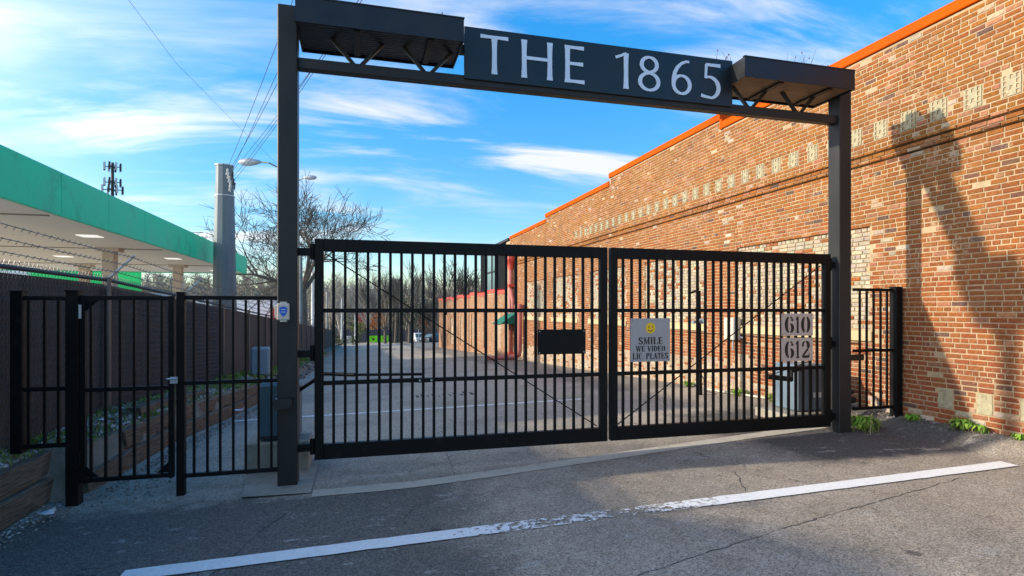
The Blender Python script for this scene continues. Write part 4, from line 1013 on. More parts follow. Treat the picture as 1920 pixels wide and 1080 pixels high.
sleeper(3.3, -2.76, 6.0, -2.75, .235, .19, 'top sleeper at far left right under the short picket panel', seed=3)
sleeper(6.05, -2.50, 8.2, -2.35, .0, .19, 'lower sleeper just behind the pedestrian gate', tilt=.02, seed=4)
sleeper(6.9, -2.50, 9.0, -2.36, .21, .19, 'upper sleeper with broken front end behind the pedestrian gate', tilt=.0, seed=5)
sleeper(8.25, -2.34, 10.3, -2.16, .0, .19, 'lower middle sleeper seen through the picket panel', seed=6)
sleeper(9.05, -2.35, 11.1, -2.15, .20, .18, 'upper middle sleeper seen through the picket panel', tilt=-.02, seed=7)
sleeper(10.35, -2.15, 12.6, -2.02, .0, .19, 'lower sleeper at the far end of the row', seed=8)
sleeper(11.15, -2.15, 13.0, -2.03, .19, .17, 'upper sleeper at the far end of the row', tilt=-.04, seed=9)
sleeper(7.6, -2.56, 9.9, -2.42, .385, .13, 'thin third sleeper lying on top of the stack behind the picket panel', w_=.17, tilt=-.03, seed=12)
sleeper(6.3, -2.62, 7.3, -2.95, .30, .14, 'short broken timber offcut lying on the bank', w_=.14, seed=10)
random.seed(33)
# rubble beyond the sleepers
b = MB()
def stone(b, x, y, z, r, col):
    vs = []
    for d in ((1, 0, 0), (0, 1, 0), (-1, 0, 0), (0, -1, 0), (0, 0, 1), (0, 0, -1), (.6, .6, .5), (-.6, -.6, .5)):
        k = r*U(.7, 1.2); vs.append((x+d[0]*k, y+d[1]*k, z+d[2]*k*.7))
    b.add(vs, [(0, 1, 6), (0, 6, 4), (6, 1, 4), (1, 2, 4), (2, 7, 4), (2, 3, 7), (7, 3, 4), (3, 0, 4), (1, 0, 5), (2, 1, 5), (3, 2, 5), (0, 3, 5)], col)
STC = [(.26, .235, .20), (.18, .155, .13), (.33, .31, .275), (.13, .11, .09), (.27, .21, .15), (.42, .40, .37)]
for i in range(2000):
    y = U(3.0, 12.5); e = face(y)
    if y < 6.0: x = e+abs(random.gauss(0, .10))+.02
    else: x = e+.12+abs(random.gauss(0, .13))
    if 5.6 < y < 6.9 and R() < .6: x = U(-2.45, -1.75)
    stone(b, x, y, G(x, y)+.006, U(.004, .016), random.choice(STC))
for i in range(2600):
    y = U(5.2, 14); x = U(-3.1, face(y)-.12); stone(b, x, y, bankz(x, y)+.01, U(.008, .034), random.choice(STC+[(.5,.47,.42)]*3))
for i in range(260):
    y = U(12.5, 30); x = face(y)+U(-.5, .25); stone(b, x, y, (bankz(x, y) if x < face(y) else G(x, y))+.02, U(.03, .11), random.choice(STC[:5]))
for i in range(700):
    y = U(3.4, 8.5); x = WX-abs(random.gauss(0, .10))-.02; stone(b, x, y, G(x, y)+.004, U(.004, .014), random.choice(STC))
for i in range(300):
    x = U(5.7, 6.6); y = U(5.7, 6.3); stone(b, x, y, G(x, y)+.004, U(.006, .02), random.choice(STC))
tag(b.build('gravel', M['gravel']), 'loose gravel and rubble along the sleepers and wall foot', 'gravel', kind='stuff')
# grass on the bank
b = MB()
GC = [(.15, .24, .03), (.20, .32, .04), (.11, .17, .03), (.26, .34, .06), (.28, .26, .10)]
def blade(b, x, y, z, h, spread, col, wd=.005):
    a = U(0, 6.28); l = U(.1, spread); dx_, dy_ = cos(a)*l*h, sin(a)*l*h; px_, py_ = -sin(a)*wd, cos(a)*wd
    b.add([(x-px_, y-py_, z), (x+px_, y+py_, z), (x+dx_*.45+px_*.8, y+dy_*.45+py_*.8, z+h*.6), (x+dx_*.45-px_*.8, y+dy_*.45-py_*.8, z+h*.6), (x+dx_, y+dy_, z+h*(1-.3*l))], [(0, 1, 2, 3), (3, 2, 4)], col)
cl_ = []
for i in range(150):
    y = U(3.5, 30) if i % 2 else U(5.5, 13); cl_.append((U(-3.0, face(y)-.08), y, U(.05, .16)))
for cx, cy, r in cl_:
    far = cy > 13
    for i in range(60 if not far else 35):
        x = cx+random.gauss(0, r); y = cy+random.gauss(0, r*1.6)
        if x > face(y)-.05: continue
        blade(b, x, y, bankz(x, y), U(.03, .10)*(1.5 if far else 1), .9, random.choice(GC), .004 if not far else .012)
for i in range(2500):
    y = U(13, 40); x = U(-3.0, face(y)-.1); blade(b, x, y, bankz(x, y), U(.06, .16), .8, random.choice(GC[:4]), .014)
tag(b.build('bank_grass', M['grass']), 'short patchy grass on the soil bank under the chain fence', 'grass', kind='stuff')
def weed(x, y, r, h, n, label, seed):
    random.seed(seed); b = MB(); z = G(x, y)
    for i in range(n):
        a = U(0, 6.28); l = U(.3, 1)*r; hh = h*U(.4, 1); c = jit(random.choice([(.12, .26, .02), (.17, .33, .03), (.09, .2, .02), (.24, .36, .05)]), .15)
        p0 = Vector((x+U(-.3, .3)*r, y+U(-.3, .3)*r, z)); p2 = p0+Vector((cos(a)*l, sin(a)*l, hh*.8)); p1 = (p0+p2)/2+Vector((0, 0, hh*.35))
        s = Vector((-sin(a), cos(a), 0))*U(.007, .016)
        b.add([p0, p1-s, p1+s, p2], [(0, 1, 2), (1, 3, 2)], c); q = p1.lerp(p2, .5)+Vector((0, 0, .02))
        b.add([p1, q-s*1.4, q+s*1.4, p2+Vector((cos(a)*.02, sin(a)*.02, -.03))], [(0, 1, 2), (1, 3, 2)], jit(c))
    for i in range(n//2): blade(b, x+random.gauss(0, r*.5), y+random.gauss(0, r*.5), z, h*U(.5, 1.4), 1.0, random.choice([(.30, .27, .13), (.15, .26, .04), (.24, .30, .07), (.34, .28, .16)]), .003)
    tag(b.build('weed', M['grass']), label, 'weed', 'green weeds at the foot of the wall')
pw = lambda px_, py_, X: (X, onX(px_, 0, X).y)
weed(6.02, 5.66, .17, .19, 260, 'largest bright green weed under the narrow right picket panel', 51)
weed(WX-.10, onX(1805, 0, WX-.1).y, .13, .12, 120, 'leafy green weed against the wall, left of the last one', 52)
weed(WX-.10, onX(1838, 0, WX-.1).y, .08, .08, 60, 'small green weed against the wall near a pale base block', 53)
weed(WX-.12, onX(1712, 0, WX-.12).y, .09, .06, 50, 'low green weed just right of the panel post at the wall', 54)
weed(WX-.08, onX(1910, 0, WX-.08).y, .06, .06, 30, 'tiny green weed at the right edge by the wall', 55)
weed(WX-.35, 7.6, .16, .14, 90, 'green weed behind the right gate leaf beside the pale pipe', 56)
weed(WX-.25, 8.6, .18, .12, 90, 'spreading green weed behind right leaf nearer the slim post', 57)
weed(WX-.18, 10.3, .15, .12, 60, 'green weed by the wall beyond the slim black post', 58)
random.seed(71)
def litter(x, y, z, s, label, m='paper'):
    b = MB(); n = 5; pts = [(x+s*cos(a)*U(.6, 1.2), y+s*sin(a)*U(.6, 1.2), z+U(.004, .03)) for a in [2*pi*i/n for i in range(n)]]
    b.add(pts+[(p[0], p[1], p[2]-.002) for p in pts], [tuple(range(n)), tuple(range(2*n-1, n-1, -1))]+[(i, n+i, n+(i+1) % n, (i+1) % n) for i in range(n)])
    b.add([(x, y, z+.02), (x+s*.8, y+.02, z+.05), (x+s*.7, y+s*.7, z+.01)], [(0, 1, 2)])
    tag(b.build('litter', M[m]), label, 'litter', 'scraps of litter')
litter(-2.42, 5.35, .01, .07, 'crumpled pale plastic scrap on gravel below the left sleepers')
litter(-1.9, 10.1, 0, .10, 'flattened white scrap beside the sleepers, nearest of three behind the picket panel')
litter(-1.75, 11.4, -.1, .10, 'white crumpled scrap in the middle of three beside the sleepers')
litter(-1.35, 12.6, -.16, .09, 'tan scrap on the lane farthest beyond the picket panel', 'cream')
litter(-2.75, 7.2, .42, .06, 'pale bottle-like scrap lying on the soil bank')
# pale cabinet on the bank
t = empty('utility_cabinet', (-2.2, 14, 0), 'pale blue utility cabinet standing on the bank by the fence', 'cabinet')
a_ = onY(469, 652, 14); c_ = onY(505, 704, 14)
b = MB(); b.box((a_.x, 14, c_.z), (c_.x, 14.3, a_.z), bev=.04); b.build('body', M['box_blue'], t)
b = MB(); b.box(((a_.x+c_.x)/2-.006, 13.994, c_.z+.05), ((a_.x+c_.x)/2+.006, 13.999, a_.z-.05)); b.build('door_gap', M['op_grey'], t)

# ------------------------------------------------------------------ filling station canopy
CX = -5.5; CZ0, CZ1 = EYE+1.78, EYE+2.62; CY0, CY1 = 9.6, 31.2
st = empty('station_canopy', (CX-6, 20, 0), 'large filling station canopy with green fascia and cream underside', 'canopy')
brk = [CY0]+[onX(px_, 0, CX).y for px_ in (115, 204, 272, 362, 395)]+[CY1]
for y0, y1 in zip(brk[:-1], brk[1:]):
    b = MB(); b.box((CX-.06, y0+.006, CZ0), (CX, y1-.006, CZ1), bev=.01); b.build('fascia_panel', M['green'], st)
for x0, x1 in [(CX-.07-2.4*i-2.39, CX-.07-2.4*i) for i in range(5)]:
    for yy in (CY0, CY1): b = MB(); b.box((x0, yy-.03, CZ0), (x1, yy+.03, CZ1)); b.build('fascia_panel', M['green'], st)
b = MB(); b.box((CX-12.1, CY0+.05, CZ0+.04), (CX-.07, CY1-.05, CZ0+.10)); b.build('soffit', M['soffit'], st)
b = MB(); b.box((CX-12.1, CY0+.05, CZ0+.5), (CX-.07, CY1-.05, CZ1-.05)); b.build('roof_deck', M['white'], st)
b = MB(); b.box((CX-.065, CY0, CZ0+.0), (CX-.061, CY1, CZ0+.035)); b.build('drip_edge', M['galv'], st)
for X, Y in ((-7.2, 12.9), (-7.2, 19.5), (-7.2, 26.1), (-10.8, 26.8), (-10.8, 20.2), (-15, 24)):
    b = MB(); b.box((X-.16, Y-.16, dec(Y)-.2), (X+.16, Y+.16, CZ0+.04), bev=.02); b.build('column', M['cream'], st)
    b = MB(); b.box((X-.3, Y-.22, CZ0-.06), (X+.3, Y+.22, CZ0+.038)); b.build('column_head', M['cream'], st)
for Y in (12.9, 19.5, 26.1):
    b = MB(); b.box((CX-10, Y-.03, CZ0+.02), (CX-.3, Y+.05, CZ0+.039)); b.build('soffit_joint', M['concrete'], st)
for X, Y in ((-6.45, 16.3), (-6.45, 22.8), (-6.45, 29.2), (-9.8, 16.3), (-9.8, 22.8)):
    b = MB(); b.box((X-.22, Y-.22, CZ0+.022), (X+.22, Y+.22, CZ0+.039)); b.build('soffit_lamp', M['lamp'], st)
# kiosk behind
t = empty('station_shop', (-13, 36, dec(36)), 'filling station shop with bright green sign band seen under the canopy', 'shop')
b = MB(); b.box((-24, 35, dec(36)-.3), (-11.6, 43, 2.6)); b.build('walls', M['white'], t)
for x0, x1 in ((-16.4, -14.1), (-13.9, -12.8), (-12.65, -11.5)):
    b = MB(); b.box((x0, 34.8, 2.62), (x1, 35.2, 3.75)); b.build('sign_band', M['green2'], t)
b = MB(); b.box((-24, 34.9, 2.62), (-16.6, 35.3, 3.7)); b.build('fascia', M['white'], t)
t = empty('fuel_sign', (-10.9, 34, 0), 'tan hanging planter bracket under the canopy beside the green sign', 'planter')
q = atz(166, 500, 24); b = MB(); b.box((q.x-.12, q.y-.12, q.z-.55), (q.x+.12, q.y+.12, q.z-.15), bev=.03); b.build('basket', M['timber'], t)
b = MB()
for i in range(7): b.tube([(q.x, q.y, q.z-.15), (q.x+U(-.2, .2), q.y+U(-.2, .2), q.z+.15)], .012, 4)
b.build('dry_stems', M['bark'], t)

# ------------------------------------------------------------------ steel monopole and wires
def q_(px_, py_, zc_): return atz(px_, py_, zc_)
mp_ = q_(421, 312, 21.0); base = Vector((mp_.x, mp_.y, dec(mp_.y)-.3))
t = empty('steel_pole', base, 'massive weathered steel power pole rising beside the canopy', 'pole')
r0, r1 = .40, .30; zsp = q_(421, 368, 21).z
def rad(z): return r0+(r1-r0)*(z-EYE)/(mp_.z-EYE)
b = MB(); b.tube([(base.x, base.y, base.z), (base.x, base.y, zsp)], [rad(base.z)+.02, rad(zsp)+.015], 12); b.build('lower_section', M['steelpole'], t)
b = MB(); b.tube([(base.x, base.y, zsp+.02), (base.x, base.y, mp_.z)], [rad(zsp), r1], 12); b.build('upper_section', M['steelpole'], t)
b = MB(); b.tube([(base.x, base.y, zsp-.02), (base.x, base.y, zsp+.02)], rad(zsp)+.03, 12); b.tube([(base.x, base.y, mp_.z), (base.x, base.y, mp_.z+.04)], r1+.03, 12); b.build('collar', M['galv'], t)
ends = [(427, 316), (429, 323), (431, 330), (433, 338), (432, 346), (436, 322), (438, 334), (440, 342)]
tops = [(521, 70), (521, 140), (560, 30), (522, 190), (600, 95), (560, 150)]
wires = []
for i, (ax, ay) in enumerate(ends):
    P = q_(ax, ay, 20.55); b = MB()
    for k in range(5): b.tube([P+Vector((-.02*k*.3, 0, -.03-k*.045)), P+Vector((-.02*k*.3, 0, -.05-k*.045))], .045, 8)
    b.tube([P, P+Vector((0, 0, -.27))], .015, 5); b.build('insulator', M['porcelain'] if i < 5 else M['frame'], t)
for i, (ax, ay, bx, by) in enumerate(((427, 314, 521, 62), (429, 321, 521, 140), (431, 328, 560, 30), (433, 336, 545, 175), (436, 320, 600, 95), (438, 340, 575, 140))):
    A = q_(ax, ay, 20.5); B = q_(bx, by, 13.0); D = B-A; b = MB(); pts = []
    for s in range(13):
        a = s/12*1.7; p = A+D*a; p.z -= .25*a*(1.7-a); pts.append(p)
    b.tube(pts, .007, 4, False); w_ = tag(b.build('power_line', M['frame']), ['leftmost', 'second from left', 'third from left', 'fourth from left', 'fifth from left', 'rightmost'][(0, 1, 2, 3, 4, 5)[i]]+' power line of the fan rising from the steel pole top', 'power line', 'power lines fanning from the steel pole')
A = q_(235, -8, 24); B = q_(330, 118, 34); C = q_(450, 240, 60); D = q_(530, 318, 90); b = MB(); b.tube([A, B, C, D], [.010, .012, .016, .02], 4, False)
tag(b.build('power_line', M['frame']), 'lone thin wire slanting across the upper left sky', 'power line')
# cell mast
cm = q_(211, 305, 120); t = empty('cell_mast', (cm.x, cm.y, -6), 'distant cell mast with three antenna clusters above the canopy roof', 'mast')
b = MB(); b.tube([(cm.x, cm.y, -6), (cm.x, cm.y, cm.z)], [.45, .3], 8); b.build('mast', M['frame'], t)
for dz in (-1.6, -3.6 - 4.0+.2, -5.3-5.0+3.6+.6):
    pass
for yv, rr in ((313, 1.5), (342, 1.5), (356, 1.9)):
    zz = q_(211, yv, 120).z
    b = MB(); b.tube([(cm.x-rr, cm.y, zz), (cm.x+rr, cm.y, zz)], .10, 5); b.tube([(cm.x, cm.y-rr, zz), (cm.x, cm.y+rr, zz)], .10, 5); b.build('platform', M['frame'], t)
    for k in range(8):
        a = 2*pi*k/8; X, Y = cm.x+rr*cos(a), cm.y+rr*sin(a); b = MB(); b.box((X-.14, Y-.14, zz-.8), (X+.14, Y+.14, zz+.8)); b.build('antenna', M['galv'] if k % 2 else M['frame'], t)

# ------------------------------------------------------------------ street lamps and far poles
def lamp(hpx, hpy, zc_, polepx, arm_dir, label, sc=1):
    H = q_(hpx, hpy, zc_); Pp = q_(polepx, 400, zc_); gz = dec(Pp.y)-.2
    t = empty('street_lamp', (Pp.x, Pp.y, gz), label, 'street lamp', 'cobra head street lamps')
    zt = H.z-.35*sc
    b = MB(); b.tube([(Pp.x, Pp.y, gz), (Pp.x, Pp.y, zt-.6)], [.17*sc, .10*sc], 10); b.build('pole', M['steelpole'], t)
    b = MB(); b.tube([(Pp.x, Pp.y, zt-.7), (Pp.x+(H.x-Pp.x)*.35, Pp.y, zt-.15), (Pp.x+(H.x-Pp.x)*.7, Pp.y, zt+.2*sc), (H.x, H.y, H.z)], .05*sc, 6); b.build('arm', M['steelpole'], t)
    d = (H-Vector((Pp.x, Pp.y, H.z))).normalized(); 
    b = MB(); b.tube([H-d*.1, H+d*.15*sc, H+d*.6*sc, H+d*1.1*sc, H+d*1.35*sc], [.06, .16*sc, .26*sc, .22*sc, .05], 8); o = b.build('head', M['galv'], t, True)
    return t
lamp(487, 304, 36, 552, -1, 'nearer street lamp whose head hangs left of the gantry post', 1.0)
lamp(571, 333, 62, 546, 1, 'farther street lamp with head just right of the gantry post', 1.0)
for i, (px_, zc_, top, rr, m, lb) in enumerate(((564, 40, 470, .11, 'steelpole', 'greenish grey pole seen just right of the gantry post'), (586, 52, 455, .10, 'white', 'slim white pole close to the left gate stile'),
                                            (613, 80, 548, .14, 'palebark', 'short wooden pole standing left of the far trees'), (641, 85, 560, .12, 'galv', 'grey pole in front of the far trees'), (666, 90, 590, .10, 'white', 'short white pole by the far grey box'))):
    P = q_(px_, top, zc_); b = MB(); b.tube([(P.x, P.y, dec(P.y)-.3), (P.x, P.y, P.z)], [rr*1.3, rr], 8)
    tag(b.build('utility_pole', M[m]), lb, 'pole', 'thin poles beyond the fence')

# ------------------------------------------------------------------ trees
def tree_branches(b, p, d, l, r, lvl, maxl, rng, col=None, spread=.6, up=.12, minr=.004, sides=(7, 5, 4, 3, 3, 3, 3)):
    n = 4 if lvl < 3 else 3; pts = [p.copy()]; rads = [r]; dd = d.copy()
    for i in range(n):
        dd = (dd+Vector((rng.uniform(-1, 1), rng.uniform(-1, 1), rng.uniform(-.6, .8)))*(.16 if lvl else .05)+Vector((0, 0, up*(.3 if lvl == 0 else 1)))).normalized()
        pts.append(pts[-1]+dd*l/n); rads.append(r*(1-.45*(i+1)/n))
    b.tube(pts, rads, sides[lvl], False, col)
    if lvl >= maxl: return
    k = rng.choice((2, 3)) if lvl < 2 else rng.choice((2, 3))
    for j in range(k+2):
        t_ = rng.uniform(.25, 1) if j > 1 else 1.0; i = min(n-1, int(t_*n)); q = pts[i].lerp(pts[i+1], t_*n-i) if t_ < 1 else pts[-1]
        if lvl == 0 and t_ < .7: q = pts[-1].lerp(pts[-2], rng.random()*.8)
        a = rng.uniform(0, 6.28); side = dd.cross(Vector((cos(a), sin(a), rng.uniform(-.5, .5)))).normalized()
        nd = (dd+side*spread*rng.uniform(.6, 1.5)).normalized()
        tree_branches(b, q, nd, l*rng.uniform(.58, .82), max(minr, rads[-1]*rng.uniform(.5, .78)), lvl+1, maxl, rng, col, spread, up, minr, sides)
def bare_tree(px_, zc_, topy, label, seed, crown=1.0, maxl=5, r0=.4, trunk=.3, spread=.75, up=.02, m='bark', minr=.012, grp=None):
    P = q_(px_, HOR, zc_); gz = (dec(P.y) if P.y < 118 else hill(P.x, P.y)+.2)-.3; top = q_(px_, topy, zc_).z; H = top-gz
    rng = random.Random(seed)
    t = empty('bare_tree', (P.x, P.y, gz), label, 'tree', grp)
    tr = MB(); tl = H*trunk; tr.tube([(P.x, P.y, gz), (P.x+.1*r0, P.y, gz+tl*.5), (P.x, P.y, gz+tl)], [r0*1.25, r0*1.0, r0*.85], 9, False); tr.build('trunk', M[m], t)
    b = MB(); top_ = Vector((P.x, P.y, gz+tl-.1)); nb = 6
    for i in range(nb):
        a = 2*pi*i/nb+rng.uniform(-.4, .4); tilt = rng.uniform(.35, 1.15) if i else .12
        d = Vector((cos(a)*sin(tilt), sin(a)*sin(tilt), cos(tilt)))
        tree_branches(b, top_, d, (H-tl)*.42*crown*rng.uniform(.85, 1.1), r0*.62, 1, maxl, rng, None, spread, up, minr)
    # scale crown so that its top meets the wanted height
    zm = max(v[2] for v in b.v); k = (top-top_.z)/(zm-top_.z); kk = k*crown if crown > 1 else k
    b.v = [(P.x+(x-P.x)*kk, P.y+(y-P.y)*kk, top_.z+(z-top_.z)*k) for x, y, z in b.v]
    b.build('crown', M[m], t); return t
bare_tree(566, 48, 332, 'big spreading bare tree behind the left gantry post', 23, crown=1.12, maxl=5, r0=.42, trunk=.36, spread=.8, up=.03, minr=.024)
bare_tree(768, 80, 478, 'bare tree with slim trunk standing above the dark far hedge', 12, maxl=4, r0=.25, trunk=.25, spread=.5, up=.15, minr=.03, grp='bare trees down the lane')
bare_tree(722, 84, 500, 'slender bare tree left of the tall slim one above the dumpsters', 13, maxl=4, r0=.22, trunk=.2, spread=.4, up=.2, minr=.03, grp='bare trees down the lane')
bare_tree(864, 60, 477, 'bare tree rising behind the low building roof', 14, maxl=4, r0=.28, trunk=.3, spread=.6, up=.1, minr=.03, grp='bare trees down the lane')
bare_tree(812, 88, 540, 'small bare tree left of the low brick building', 15, maxl=4, r0=.18, trunk=.2, spread=.5, up=.1, minr=.03, grp='bare trees down the lane')
bare_tree(640, 90, 520, 'bare tree in front of the far wood, left of the green bins', 16, maxl=4, r0=.2, trunk=.2, spread=.5, up=.12, minr=.03, m='palebark', grp='bare trees down the lane')
bare_tree(690, 92, 505, 'pale barked bare tree directly behind the green bins', 17, maxl=4, r0=.2, trunk=.25, spread=.4, up=.2, minr=.03, m='palebark', grp='bare trees down the lane')
# far wood: trunks and twig mass
rng = random.Random(99)
b = MB()
def small_tree(b, x, y, gz, H, col, rng):
    tl = H*rng.uniform(.2, .35); b.tube([(x, y, gz), (x+rng.uniform(-.3, .3), y, gz+tl), (x+rng.uniform(-.6, .6), y, gz+H*.75)], [.22, .16, .06], 4, False, col)
    for i in range(20):
        z = gz+H*rng.uniform(.2, .8); a = rng.uniform(0, 6.28); l = H*rng.uniform(.12, .28); el = rng.uniform(.2, 1.2)
        p = Vector((x, y, z)); d = Vector((cos(a)*cos(el), sin(a)*cos(el), sin(el))); q = p+d*l
        b.tube([p, q], [.06, .025], 3, False, col)
        for k in range(6):
            s = p.lerp(q, rng.uniform(.2, 1)); e = s+(d+Vector((rng.uniform(-1, 1), rng.uniform(-1, 1), rng.uniform(-.3, 1)))*.8).normalized()*l*rng.uniform(.3, .6)
            b.tube([s, e], [.028, .012], 3, False, col)
            for kk in range(3):
                s2 = s.lerp(e, rng.uniform(.2, 1)); e2 = s2+Vector((rng.uniform(-1, 1), rng.uniform(-1, 1), rng.uniform(-.5, 1)))*l*.22
                w_ = .02; b.add([s2, s2+Vector((w_, 0, 0)), e2], [(0, 1, 2)], col)
BC = [(.29, .25, .19), (.23, .195, .155), (.34, .29, .23), (.20, .18, .145), (.30, .245, .175), (.25, .245, .17)]
for i in range(820):
    x = rng.uniform(-130, 70); y = rng.uniform(112, 240)
    ang = math.degrees(atan2(x, y))
    H = rng.uniform(11, 15.5)*(1 if y < 160 else .62)*(1.08 if -18 < ang < -4 else (.85 if ang > -1.5 else .95))
    if ang < -12: H *= .85
    small_tree(b, x, y, hill(x, y)+.2 if y > 118 else dec(y)-.2, H, jit(rng.choice(BC), .15), rng)
print('wood tris', sum(len(f)-2 for f in b.f))
tag(b.build('bare_wood', M['twig']), 'far grey brown wood of leafless trees closing the lane', 'wood', kind='stuff')
# undergrowth: small leaf faces spread through a long thicket
b = MB()
def clump(b, x, y, z, rx, rz, n, cols, rng, s=.12):
    for i in range(n):
        a = rng.uniform(0, 6.28); u = rng.uniform(-1, 1); rr = rng.random()**.4; q = sqrt(1-u*u)
        p = Vector((x+rx*rr*q*cos(a), y+rx*rr*q*sin(a), z+rz*rr*u*(1+.2*sin(a*3)))); c = jit(rng.choice(cols), .3)
        v1 = Vector((rng.uniform(-1, 1), rng.uniform(-1, 1), rng.uniform(-1, 1))).normalized()*s; v2 = Vector((rng.uniform(-1, 1), rng.uniform(-1, 1), rng.uniform(-1, 1))).normalized()*s*.6
        b.add([p-v1, p+v2, p+v1, p-v2], [(0, 1, 2, 3)], c)
for i in range(150):
    x = rng.uniform(-60, 40); y = rng.uniform(112, 135); h = rng.uniform(1.2, 3.6)
    cols = rng.choice(([(.14, .12, .08), (.10, .09, .06)], [(.06, .075, .03), (.05, .06, .03)], [(.17, .14, .10)], [(.13, .11, .07), (.07, .08, .04)]))
    clump(b, x, y, dec(y)+h*.7, rng.uniform(1.5, 3), h, 150, cols, rng, .22)
tag(b.build('undergrowth', M['grass']), 'brown and green scrub at the foot of the far wood', 'scrub', kind='stuff')
def shrub(px_, py_, zc_, rx, rz, cols, n, label, s=.14, name='shrub', grp=None):
    P = q_(px_, py_, zc_); bb = MB(); clump(bb, P.x, P.y, P.z, rx, rz, n, cols, rng, s)
    gz = dec(P.y)-.2; t = empty(name, (P.x, P.y, gz), label, 'shrub', grp); bb.build('foliage', M['grass'], t)
    st_ = MB()
    for k in range(4): st_.tube([(P.x+.1*k, P.y, gz), (P.x+rng.uniform(-.5, .5)*rx, P.y+rng.uniform(-.4, .4)*rx, P.z)], .05, 5, False)
    st_.build('stem', M['bark'], t)
shrub(704, 602, 106, 2.2, 1.7, [(.50, .16, .02), (.42, .12, .02)], 900, 'orange leaved shrub behind the green bins', grp='shrubs in front of the far wood')
shrub(680, 596, 106, 1.5, 1.2, [(.32, .04, .05), (.36, .08, .05)], 500, 'dark red shrub left of the orange one', grp='shrubs in front of the far wood')
shrub(800, 600, 92, 1.4, 2.0, [(.38, .12, .05), (.24, .09, .04)], 500, 'rust coloured shrub behind the dark parked car', grp='shrubs in front of the far wood')
shrub(672, 616, 100, 1.4, 1.6, [(.10, .13, .02), (.13, .15, .03)], 500, 'yellow green bush left of the bins', grp='shrubs in front of the far wood')
shrub(762, 585, 95, 2.0, 3.2, [(.055, .065, .025), (.04, .05, .02)], 1200, 'tall dark evergreen beside the slim bare tree', name='evergreen_tree', grp='evergreens by the far hedge')
shrub(788, 585, 98, 2.2, 3.6, [(.045, .055, .025), (.03, .042, .02)], 1200, 'dark evergreen behind the white parked car', name='evergreen_tree', grp='evergreens by the far hedge')
shrub(664, 638, 84, 1.2, .7, [(.06, .09, .02), (.05, .07, .02)], 400, 'low green bush right of the grey box', .1, grp='shrubs in front of the far wood')
shrub(638, 640, 80, 1.2, .8, [(.06, .09, .02), (.05, .07, .02)], 400, 'low green bush left of the grey box', .1, grp='shrubs in front of the far wood')
for i, (px_, w_) in enumerate(((742, .28), (735, .2), (748, .18))):
    P = q_(px_, 560, 88); bb = MB(); bb.tube([(P.x, P.y, dec(P.y)-.2), (P.x+.2, P.y, P.z-2), (P.x, P.y, P.z+3)], [w_*1.3, w_, w_*.5], 7)
    tag(bb.build('dead_trunk', M['bark']), ['thickest bare limbless trunk right of the green bins, middle one', 'bare limbless trunk nearest to the right green bin', 'thinnest bare limbless trunk right of the green bins'][i], 'tree trunk', 'bare trunks right of the bins')

# ------------------------------------------------------------------ far car park things
def gq_(x, y): return G(x, y) if x > -2.7 else dec(y)-.12
# navy panel fence behind bins
nf = empty('navy_fence', q_(700, 630, 103), 'low dark navy panel fence behind the lime green bins', 'fence')
for i in range(16):
    x0 = q_(641+i*12, 0, 103); x1 = q_(641+(i+1)*12, 0, 103); z0 = dec(100)-.4; b = MB()
    b.bar((x0.x, x0.y, z0+1.25), (x1.x-.05, x1.y, z0+1.25), .08, 2.5); b.build('panel', M['navy'], nf)
def skip(px0, px1, label):
    A = q_(px0, 641, 97); B = q_(px1, 641, 97); A.z = B.z = gq_(0, A.y); h = 1.28
    t = empty('lime_dumpster', ((A.x+B.x)/2, A.y, A.z), label, 'dumpster', 'lime green dumpsters at the end of the lane')
    b = MB(); b.box((A.x, A.y, A.z+.12), (B.x, A.y+1.3, A.z+h), bev=.05); b.build('body', M['skip'], t)
    b = MB(); b.box((A.x-.02, A.y-.03, A.z+h+.002), (B.x+.02, A.y+1.32, A.z+h+.07)); b.build('lid', M['frame'], t)
    for x in (A.x+.1, B.x-.25):
        b = MB(); b.box((x, A.y, A.z-.02), (x+.15, A.y+1.2, A.z+.12)); b.build('foot', M['frame'], t)
    cx = (A.x+B.x)/2; z = A.z+.72; yy = A.y-.012; b = MB()
    b.prism([(cx-.35, z+.32), (cx-.15, z+.22), (cx-.05, z-.05), (cx, z-.28), (cx+.28, z-.26), (cx+.33, z+.30), (cx+.12, z+.05)], 1, yy-.01, yy); fix_normals(b.build('emblem', M['frame'], t))
skip(689.5, 708, 'left lime green dumpster with a dark emblem')
skip(710.5, 729, 'right lime green dumpster with a dark emblem')
P = q_(653, 640, 92); P.z = gq_(-5, P.y); t = empty('service_box', P, 'light grey service box between two bushes at the lane end', 'cabinet')
b = MB(); b.box((P.x-.5, P.y, P.z-.1), (P.x+.5, P.y+.8, P.z+1.35), bev=.04); b.build('body', M['porcelain'], t)
b = MB(); b.box((P.x-.01, P.y-.01, P.z+.1), (P.x+.01, P.y-.002, P.z+1.2)); b.build('door_gap', M['frame'], t)
